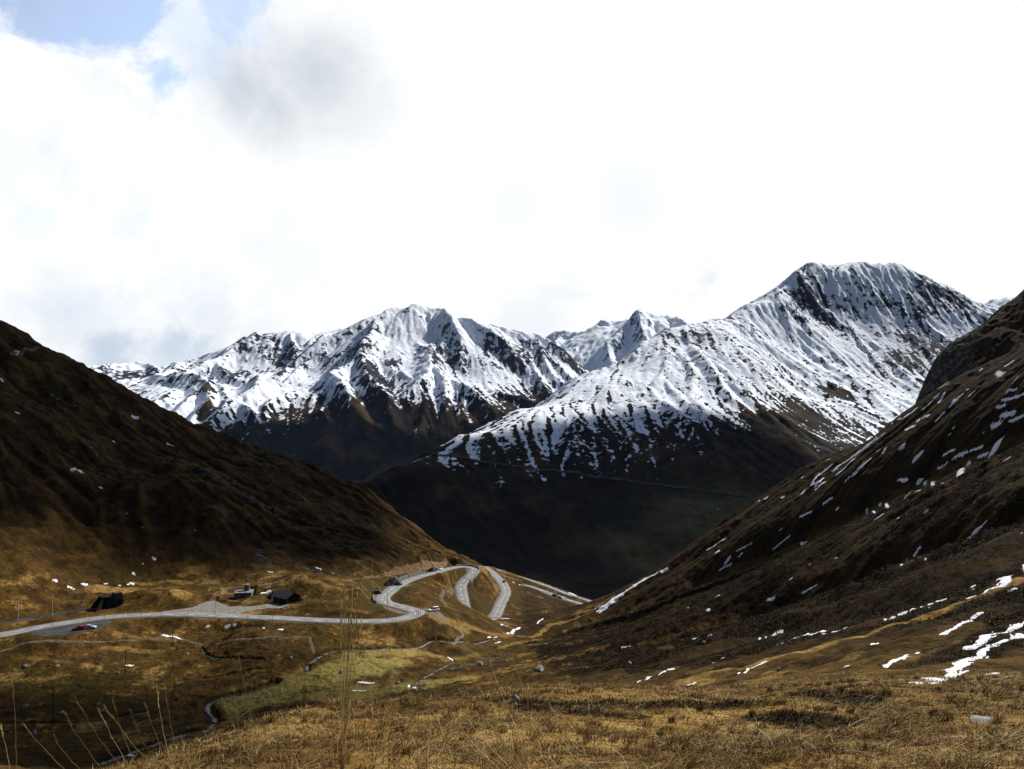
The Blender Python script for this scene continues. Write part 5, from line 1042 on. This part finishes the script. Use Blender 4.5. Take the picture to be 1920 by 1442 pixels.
# ------------------------------------------------------------------ grass and heather near the camera
def blade_mat(name, c1, c2, c3):
    m, b, p = new_mat(name); rn = b.attr('tone'); P = pos(b)
    c = b.mix(b.ramp(rn, 0.0, 0.6), C3(*c1), C3(*c2)); c = b.mix(b.ramp(rn, 0.6, 1.0), c, C3(*c3))
    b.set(p.inputs['Base Color'], c); p.inputs['Roughness'].default_value = 0.7; p.inputs['Specular IOR Level'].default_value = 0.08
    return m
def blades(name, x, y, length, width, lean, mat, label, cat, tone, seed=0, wind=(0.5, -0.2)):
    rng = np.random.RandomState(seed); n = len(x); z = hgt(x, y)-0.01; az = rng.rand(n)*2*np.pi; dx, dy = np.cos(az), np.sin(az)
    lx = lean*np.cos(rng.rand(n)*2*np.pi)+wind[0]*lean; ly = lean*np.sin(rng.rand(n)*2*np.pi)+wind[1]*lean
    Vv = np.empty((n, 5, 3)); 
    for k, (f, wf) in enumerate(((0, 1), (0, 1), (.55, .8), (.55, .8), (1, 0))):
        cx = x+lx*length*f*f; cy = y+ly*length*f*f; cz = z+length*f*(1-0.35*f*np.clip(lean, 0, 1.6)*.8)
        sgn = -1 if k in (0, 2) else 1
        Vv[:, k, 0] = cx+sgn*dx*width*wf*.5; Vv[:, k, 1] = cy+sgn*dy*width*wf*.5; Vv[:, k, 2] = cz
    b0 = np.arange(n)[:, None]*5
    tri = np.concatenate([b0+[[0, 1, 3]], b0+[[0, 3, 2]], b0+[[2, 3, 4]]], 1).reshape(-1, 3)
    o = mesh_obj(name, Vv.reshape(-1, 3), tri, mat, None, False, {'tone': np.repeat(tone, 5)}); return tag(o, label, cat, kind='stuff')
rng = np.random.RandomState(4)
def scatter(n, r0, r1, t0=-0.72, t1=0.72, pw=1.3):
    r = (r0**pw+(r1**pw-r0**pw)*rng.rand(n))**(1/pw); th = t0+(t1-t0)*rng.rand(n); return r*np.sin(th), r*np.cos(th), r, th
M_GRASS = blade_mat('dry_grass', (0.060, 0.028, 0.008), (0.27, 0.175, 0.058), (0.60, 0.46, 0.23))
x, y, r, th = scatter(420000, 3.5, 34, pw=1.0)
dens = fbm(x, y, 1.6, 4, 0.6, False, 90.0); clump = fbm(x, y, 0.35, 2, 0.5, False, 92.0)
hth = grid_interp(ths, rs, A['heath'], th, r)
keep = (dens+clump*0.5+0.45 > rng.rand(len(x))*0.9)&(hth < 0.35+rng.rand(len(x))*0.8); x, y, r, th, dens = x[keep], y[keep], r[keep], th[keep], dens[keep]
ln = (0.03+0.11*rng.rand(len(x))**2)*(0.7+0.8*np.clip(dens+0.5, 0, 1.3))
ptc = fbm(x, y, 3.0, 3, 0.6, False, 97.0)
tone = np.clip(rng.rand(len(x))**1.5*0.95+dens*0.3+ptc*0.35, 0, 1)
blades('grass', x, y, ln, 0.0026+0.00045*r, 0.5+1.5*rng.rand(len(x)), M_GRASS, 'short dry tawny grass covering the foreground knoll', 'grass', tone, 5)
x, y, r, th = scatter(60000, 4, 30, pw=1.0); g = fbm(x, y, 1.1, 3, 0.6, False, 99.0); k_ = g > 0.16; x, y, r = x[k_], y[k_], r[k_]
blades('grass', x, y, 0.03+0.05*rng.rand(len(x)), 0.006+0.0006*r, 0.5+0.8*rng.rand(len(x)), blade_mat('green_grass', (0.030, 0.034, 0.008), (0.075, 0.080, 0.018), (0.14, 0.12, 0.04)), 'short green and olive tufts between the dry grass of the foreground', 'grass', rng.rand(len(x)), 6)
# long pale bleached stems lying over and leaning out of the turf
x, y, r, th = scatter(9000, 4.5, 22, pw=1.0); g = fbm(x, y, 2.2, 3, 0.6, False, 120.0)+np.exp(-((th_t(960, 900)[0]-th)/0.10)**2)*0.55*(r < 12); k_ = g > rng.rand(len(x))*0.75; x, y, r = x[k_], y[k_], r[k_]
blades('grass', x, y, 0.12+0.34*rng.rand(len(x))**2, 0.0028+0.0003*r, 0.7+1.2*rng.rand(len(x)), blade_mat('bleached_grass', (0.22, 0.15, 0.06), (0.42, 0.32, 0.16), (0.62, 0.54, 0.36)), 'long bleached stems lying across the foreground turf', 'grass', rng.rand(len(x)), 7)
rb_, tb_ = 2.1+1.9*rng.rand(420), TH_(330)+(TH_(1250)-TH_(330))*rng.rand(420); gk_ = (np.exp(-((tb_-TH_(930))/0.11)**2)+0.18) > rng.rand(420); rb_, tb_ = rb_[gk_], tb_[gk_]
blades('grass', rb_*np.sin(tb_), rb_*np.cos(tb_), 0.35+0.55*rng.rand(len(rb_)), 0.0022+0.0006*rb_, 0.25+0.55*rng.rand(len(rb_)), blade_mat('long_grass', (0.26, 0.17, 0.06), (0.48, 0.36, 0.17), (0.70, 0.60, 0.38)), 'long pale blades rising from the turf close to the viewer', 'grass', rng.rand(len(rb_)), 19, (0.25, 0.1))
# tussocks: fans of longer blades
cx_, cy_, cr_, ct_ = scatter(1500, 4.5, 24, pw=1.0); nb_ = 46
a_ = rng.rand(len(cx_), nb_)*2*np.pi; q_ = np.sqrt(rng.rand(len(cx_), nb_))*(0.04+0.10*rng.rand(len(cx_), 1))
tx = (cx_[:, None]+np.cos(a_)*q_).ravel(); ty = (cy_[:, None]+np.sin(a_)*q_).ravel(); tr = np.hypot(tx, ty); sz_ = np.repeat(0.5+0.8*rng.rand(len(cx_)), nb_)
blades('grass', tx, ty, (0.08+0.10*rng.rand(len(tx)))*sz_, 0.0030+0.00045*tr, 0.3+0.9*rng.rand(len(tx)), M_GRASS, 'tussocks of longer tawny grass standing out of the foreground turf', 'grass', np.clip(rng.rand(len(tx))*0.8+np.repeat(rng.rand(len(cx_))*0.5-0.15, nb_), 0, 1), 9)
# heather and low shrubs: stiff dark sprigs
M_HEATH = blade_mat('heather', (0.010, 0.006, 0.004), (0.034, 0.014, 0.007), (0.095, 0.050, 0.020))
x, y, r, th = scatter(150000, 6, 34, pw=1.0); hth = grid_interp(ths, rs, A['heath'], th, r); k_ = hth > 0.35+0.5*rng.rand(len(x)); x, y, r = x[k_], y[k_], r[k_]
blades('heather', x, y, 0.04+0.09*rng.rand(len(x)), 0.006+0.0007*r, 0.3+0.8*rng.rand(len(x)), M_HEATH, 'dark brown heather standing along the edge of the foreground knoll', 'heather', rng.rand(len(x))**2, 8)
print('grass', time.time()-T0)
def shrubs(name, n, r0, r1, t0, t1, pw, size, mat, label, cat, thr, seed, leaf, nl=26, src='heath'):
    """clumps of small leaf faces spread over low domes"""
    rg = np.random.RandomState(seed); r = (r0**pw+(r1**pw-r0**pw)*rg.rand(n))**(1/pw); th = t0+(t1-t0)*rg.rand(n); x, y = r*np.sin(th), r*np.cos(th)
    hv = grid_interp(ths, rs, A[src], th, r); nz = fbm(x, y, size*16, 4, 0.65, False, seed*1.0)*1.3
    sn = grid_interp(ths, rs, SNOW, th, r)
    k = (hv+nz*0.9 > thr+0.2*rg.rand(n)) & (sn < -0.2) & (r > np.interp(th, [TH_(u) for u in (900, 960, 1020, 1100, 1300, 1600, 1920, 2500)], [200, 200, 120, 80, 45, 30, 26, 26])*(1 if src == 'heath' else 0))
    x, y, r = x[k], y[k], r[k]; z = hgt(x, y); m = len(x); s = size*(0.4+0.9*rg.rand(m))
    a = rg.rand(m, nl)*2*np.pi; q = np.sqrt(rg.rand(m, nl)); hz = np.sqrt(1-q*q*0.9)*(0.45+0.6*rg.rand(m, nl))
    cx = x[:, None]+np.cos(a)*q*s[:, None]; cy = y[:, None]+np.sin(a)*q*s[:, None]; cz = z[:, None]+hz*s[:, None]*0.62
    d1 = rg.randn(m, nl, 3); d2 = rg.randn(m, nl, 3); d1 /= np.linalg.norm(d1, axis=-1, keepdims=True); d2 /= np.linalg.norm(d2, axis=-1, keepdims=True); d2[..., 2] = np.abs(d2[..., 2])*0.8
    L = leaf*(0.6+0.8*rg.rand(m, nl, 1)); c = np.stack([cx, cy, cz], -1)
    Vv = np.stack([c-d1*L*.5, c+d1*L*.5, c+d2*L], 2).reshape(-1, 3); tri = np.arange(len(Vv)).reshape(-1, 3)
    tone = np.repeat(np.clip(rg.rand(m, nl)*0.55+rg.rand(m, 1)*0.45, 0, 1).ravel(), 3)
    print(name, m); o = mesh_obj(name, Vv, tri, mat, None, False, {'tone': tone}); return tag(o, label, cat, kind='stuff')
M_SHR1 = blade_mat('juniper', (0.006, 0.007, 0.003), (0.024, 0.025, 0.010), (0.080, 0.078, 0.036)); M_SHR2 = blade_mat('bilberry', (0.010, 0.005, 0.002), (0.050, 0.024, 0.007), (0.11, 0.060, 0.018))
for k_, (n_, r0_, r1_, sz, lf_) in enumerate(((30000, 24, 70, 0.22, 0.040), (42000, 55, 170, 0.42, 0.085), (42000, 150, 330, 0.75, 0.20))):
    shrubs('shrubs', n_, r0_, r1_, -0.02, 0.70, 1.3, sz, M_SHR1, ('tiny', 'low', 'distant')[k_]+' dark green dwarf shrubs dotted over the right-hand slope', 'shrubs', 0.78, 3+k_, lf_, 15)
    shrubs('shrubs', int(n_*0.9), r0_, r1_, -0.02, 0.70, 1.3, sz*0.85, M_SHR2, ('tiny', 'low', 'distant')[k_]+' russet dwarf shrubs dotted over the right-hand slope', 'shrubs', 0.70, 13+k_, lf_, 14)

shrubs('shrubs', 60000, 395, 650, -0.62, 0.02, 1.3, 0.75, M_SHR2, 'dark russet dwarf shrubs dotted over the left-hand slope', 'shrubs', 0.75, 31, 0.26, 9)
shrubs('shrubs', 26000, 200, 380, -0.62, 0.05, 1.3, 0.34, M_SHR1, 'small dark tussocks and shrubs dotted over the valley meadow', 'shrubs', 0.75, 33, 0.13, 10)

# ------------------------------------------------------------------ tall stalks
M_STALK = blade_mat('stalk_straw', (0.16, 0.10, 0.03), (0.30, 0.20, 0.075), (0.46, 0.34, 0.16))
def stalk(u0, v0, u1, v1, r, wid, label, group, seed, bend=0.0, head=True):
    """one tall stem rooted in the ground; (u1, v1) is where its tip stands, r its distance"""
    rg = random.Random(seed); a = Vector(pR(u0, v0, r)); tip = Vector(pR(u1, v1, r*(1+rg.uniform(-.08, .12))))
    d = tip-a; root = Vector((a.x-d.x*0.55, a.y-d.y*0.5, 0)); root.z = float(hgt(root.x, root.y))-.01
    pts = []; n = 14; side = Vector((1, 0, 0))*bend*d.length
    for k in range(n+1):
        f = k/n
        if f < .35: g = f/.35; q = root.lerp(a, g)+Vector((d.x*.10, 0, 0))*(g*g-g)
        else: g = (f-.35)/.65; q = a.lerp(tip, g)+side*(g*g-g)
        pts.append(q+Vector((rg.uniform(-1, 1), 0, rg.uniform(-1, 1)))*.0012-root)
    rad = [wid*(1-.72*k/n) for k in range(n+1)]
    m = MB(); m.tube(pts, rad, 5)
    if head:
        for k in range(16):
            f = rg.uniform(.80, 1.0); i = min(int(f*n), n-1); b_ = pts[i].lerp(pts[i+1], f*n-i); dr = (pts[-1]-pts[-3]).normalized()
            e = b_+dr*rg.uniform(.008, .02)+Vector((rg.uniform(-1, 1), rg.uniform(-1, 1), 0))*rg.uniform(.001, .0035); m.tube([b_, (b_+e)/2, e], [wid*.2, wid*.55, wid*.1], 4)
    o = m.build('grass_stalk', M_STALK, smooth=True)
    at_ = o.data.attributes.new('tone', 'FLOAT', 'POINT'); at_.data.foreach_set('value', np.full(len(o.data.vertices), rg.uniform(.2, .95), np.float32))
    o.location = root; tag(o, label, 'grass stalk', group); return o
SA = [((640,1442,646,1110),'second tallest upright stem in the middle of the central tuft'),((644,1442,655,1095),'upright stem of the central tuft with its tip just above the long straight road'),((640,1430,663,1085),'tallest stem of the central tuft'),((642,1430,676,1090),'tall stem leaning right out of the central tuft'),((643,1440,638,1150),'leftmost stem of the central tuft'),((646,1430,668,1110),'stem between the tallest and the right-leaning one of the central tuft'),
      ((641,1442,650,1145),'shorter middle stem of the central tuft'),((639,1442,679,1160),'lowest right-leaning stem of the central tuft'),((645,1420,657,1170),'shortest stem in the heart of the central tuft')]
for k, ((a, b_, c, d), lb) in enumerate(SA): stalk(a, b_, c, d, 1.25, .0009, lb, 'stems of the central grass tuft', 200+k, 0.01*(k-4)*.5)
SB = [((0,1360),(18,1442),'short stalk at the very left edge leaning left'),((20,1260),(30,1442),'upright faint stalk near the left edge'),((42,1355),(122,1442),'long stalk leaning left whose tip stands below the nearest pole'),((100,1380),(150,1442),'stalk leaning left with its tip low between two longer ones'),((122,1338),(192,1442),'long stalk leaning left right of the nearest pole'),((141,1309),(230,1442),'tallest pale stalk leaning left in the lower left'),
      ((188,1335),(245,1442),'stalk leaning left below the middle pole'),((200,1328),(290,1442),'thin stalk crossing behind a paler one'),((210,1305),(258,1442),'bowed stalk with its tip under the dark ditch'),((245,1333),(300,1442),'stalk with drooping head left of the steep pale one'),((276,1328),(318,1440),'steep pale stalk just left of the stream bend'),((294,1292),(325,1442),'tall thin stalk standing over the stream bend from the left'),
      ((310,1288),(340,1442),'second thin stalk standing over the stream bend'),((449,1236),(502,1442),'tall single pale stalk with a feathery head right of the stream bend'),((438,1292),(452,1442),'faint upright stalk beside the feathery one'),((418,1310),(480,1442),'leaning stalk crossing the green bank'),((402,1376),(386,1442),'short pale stalk leaning right on the heather'),((780,1120),(782,1380),'thin upright stalk rising to the estate car'),
      ((724,1090),(728,1400),'thin upright stalk in front of the guard wall'),((742,1150),(738,1380),'thin stalk right of the central tuft'),((790,1110),(770,1340),'slightly bowed stalk at the near bend'),((820,1150),(790,1400),'long thin stalk leaning right in the middle'),((697,1060),(690,1400),'very tall thin stalk right of the central tuft'),((680,1170),(681,1380),'faint straight stalk right beside the central tuft'),
      ((961,1229),(988,1310),'arched stalk before the right slope'),((1068,1276),(1063,1350),'short upright stalk on the knoll rim right of centre'),((895,1240),(945,1330),'arched thin stalk over the dark stream bank'),((918,1232),(960,1345),'second arched stalk over the dark stream bank'),((870,1240),(905,1300),'small arched stalk over the dark stream bank'),((1098,1290),(1103,1330),'stub of a stalk on the knoll rim')]
for k, (tp_, rt, lb) in enumerate(SB): stalk(rt[0], rt[1], tp_[0], tp_[1], (1.7 if k < 17 else 1.9) if rt[1] > 1375 else 9.0, .00055 if rt[1] > 1375 else .003, lb, 'tall single grass stalks in the foreground', 300+k, 0.10 if rt[0] > tp_[0]+20 else -0.06)
SC = [((845,1330),(935,1442)),((870,1335),(960,1442)),((905,1350),(955,1442)),((880,1375),(950,1442)),((930,1340),(975,1442)),((945,1375),(970,1442)),((985,1385),(960,1442)),((1000,1375),(975,1442)),((1015,1390),(1030,1442)),((1030,1400),(1050,1442)),((865,1395),(915,1442)),((960,1360),(990,1442)),((990,1350),(1060,1442)),((1020,1360),(1110,1442)),((830,1310),(900,1420)),((890,1310),(980,1430))]
SCL = ['highest on its left side but one', 'left of centre, long and arched', 'in the middle, gently leaning left', 'short, low on the left', 'just left of the middle, upright', 'low in the very middle', 'right of the middle, leaning right', 'second on the right, leaning right', 'low on the right, near upright', 'lowest on the far right', 'lowest on the far left', 'in the middle, near upright', 'high on the right, leaning left', 'farthest right, long and slanting', 'highest and farthest left', 'high in the middle, long and slanting']
for k, (tp_, rt) in enumerate(SC): stalk(rt[0], rt[1], tp_[0], tp_[1], 2.4, .0021, 'pale blade of the bleached tussock with its tip '+SCL[k], 'blades of the bleached tussock', 400+k, 0.25, head=False)

# ------------------------------------------------------------------ clouds high above, outside the picture; they shade the slopes they drift over
def cloud_mat():
    m, b, p = new_mat('cloud'); b.nt.nodes.remove(p); out = [n for n in b.nt.nodes if n.type == 'OUTPUT_MATERIAL'][0]
    d = b.n('ShaderNodeBsdfDiffuse'); d.inputs[0].default_value = C3(0.85, 0.86, 0.88); tr = b.n('ShaderNodeBsdfTransparent')
    ms = b.n('ShaderNodeMixShader'); b.set(ms.inputs[0], b.ramp(b.noise(pos(b), 0.012, 4, 0.6), 0.35, 0.65, 0.14, 0.0)); b.set(ms.inputs[1], d.outputs[0]); b.set(ms.inputs[2], tr.outputs[0]); b.set(out.inputs[0], ms.outputs[0])
    return m
M_CLOUD = cloud_mat()
def cloud(ellipses, alt, seed, cell=30):
    """ellipses on the ground (x, y, a, b, angle): the cloud floats up-sun from them"""
    sh = [(alt-e[5])*SUN.x/SUN.z for e in ellipses], [(alt-e[5])*SUN.y/SUN.z for e in ellipses]
    ex = [(e[0]+sx, e[1]+sy, e[2], e[3], e[4]) for e, sx, sy in zip(ellipses, *sh)]
    x0 = min(e[0]-max(e[2], e[3])*1.3 for e in ex); x1 = max(e[0]+max(e[2], e[3])*1.3 for e in ex); y0 = min(e[1]-max(e[2], e[3])*1.3 for e in ex); y1 = max(e[1]+max(e[2], e[3])*1.3 for e in ex)
    gx, gy = np.meshgrid(np.arange(x0, x1, cell), np.arange(y0, y1, cell)); m = np.full(gx.shape, -1.0)
    for cx, cy, a, b_, an in ex:
        dx, dy = gx-cx, gy-cy; c, s_ = math.cos(an), math.sin(an); m = np.maximum(m, 1-np.hypot((dx*c+dy*s_)/a, (-dx*s_+dy*c)/b_))
    m = m+fbm(gx, gy, 300, 4, 0.6, False, seed)*0.28
    ins = m > 0; th_ = np.sqrt(np.clip(m, 0, 1)); top = alt+th_*260*(1+0.5*fbm(gx, gy, 160, 4, 0.6, False, seed+5)); bot = alt-th_*50
    F0 = grid_faces(*gx.shape); keep = ins.ravel()[F0].any(1); F0 = F0[keep]; n = gx.size
    Vv = np.vstack([np.stack([gx, gy, top], -1).reshape(-1, 3), np.stack([gx, gy, bot], -1).reshape(-1, 3)]); Fa = np.vstack([F0, F0[:, ::-1]+n])
    tag(sub_mesh('cloud', Vv, Fa, M_CLOUD), kind='structure')
cloud([(-330, 545, 330, 120, 0.0, 40), (-210, 655, 190, 85, -0.40, 0), (-430, 460, 330, 150, 0.1, 0), (-330, 400, 180, 45, 0.1, -60)], 2600, 1.0, 12)
cloud([(-130, 205, 95, 42, 0.05, -80)], 2600, 4.0, 6)
cloud([(0, 1500, 700, 260, 0.35, -200), (600, 1350, 700, 300, 0.0, -230), (1100, 1500, 600, 350, -0.1, -150), (-200, 1250, 500, 250, 0.3, -250), (500, 1100, 600, 220, 0.0, -280)], 4300, 2.0, 30)
cloud([(-900, 4300, 1100, 420, 0.1, -100), (100, 4400, 1000, 420, -0.1, -100)], 6200, 3.0, 50)
# thin mountain air
mb = MB(); mb.box(-16000, 16000, -1500, 15500, -402, 1700)
mh = bpy.data.materials.new('air'); mh.use_nodes = True; mh.node_tree.nodes.clear(); bb = NB(mh.node_tree); oo = bb.n('ShaderNodeOutputMaterial'); pv = bb.n('ShaderNodeVolumePrincipled')
pv.inputs['Color'].default_value = C3(0.42, 0.58, 0.95); pv.inputs['Density'].default_value = 7e-6; bb.set(oo.inputs['Volume'], pv.outputs[0])
tag(mb.build('haze', mh), kind='stuff')
print('done', time.time()-T0)
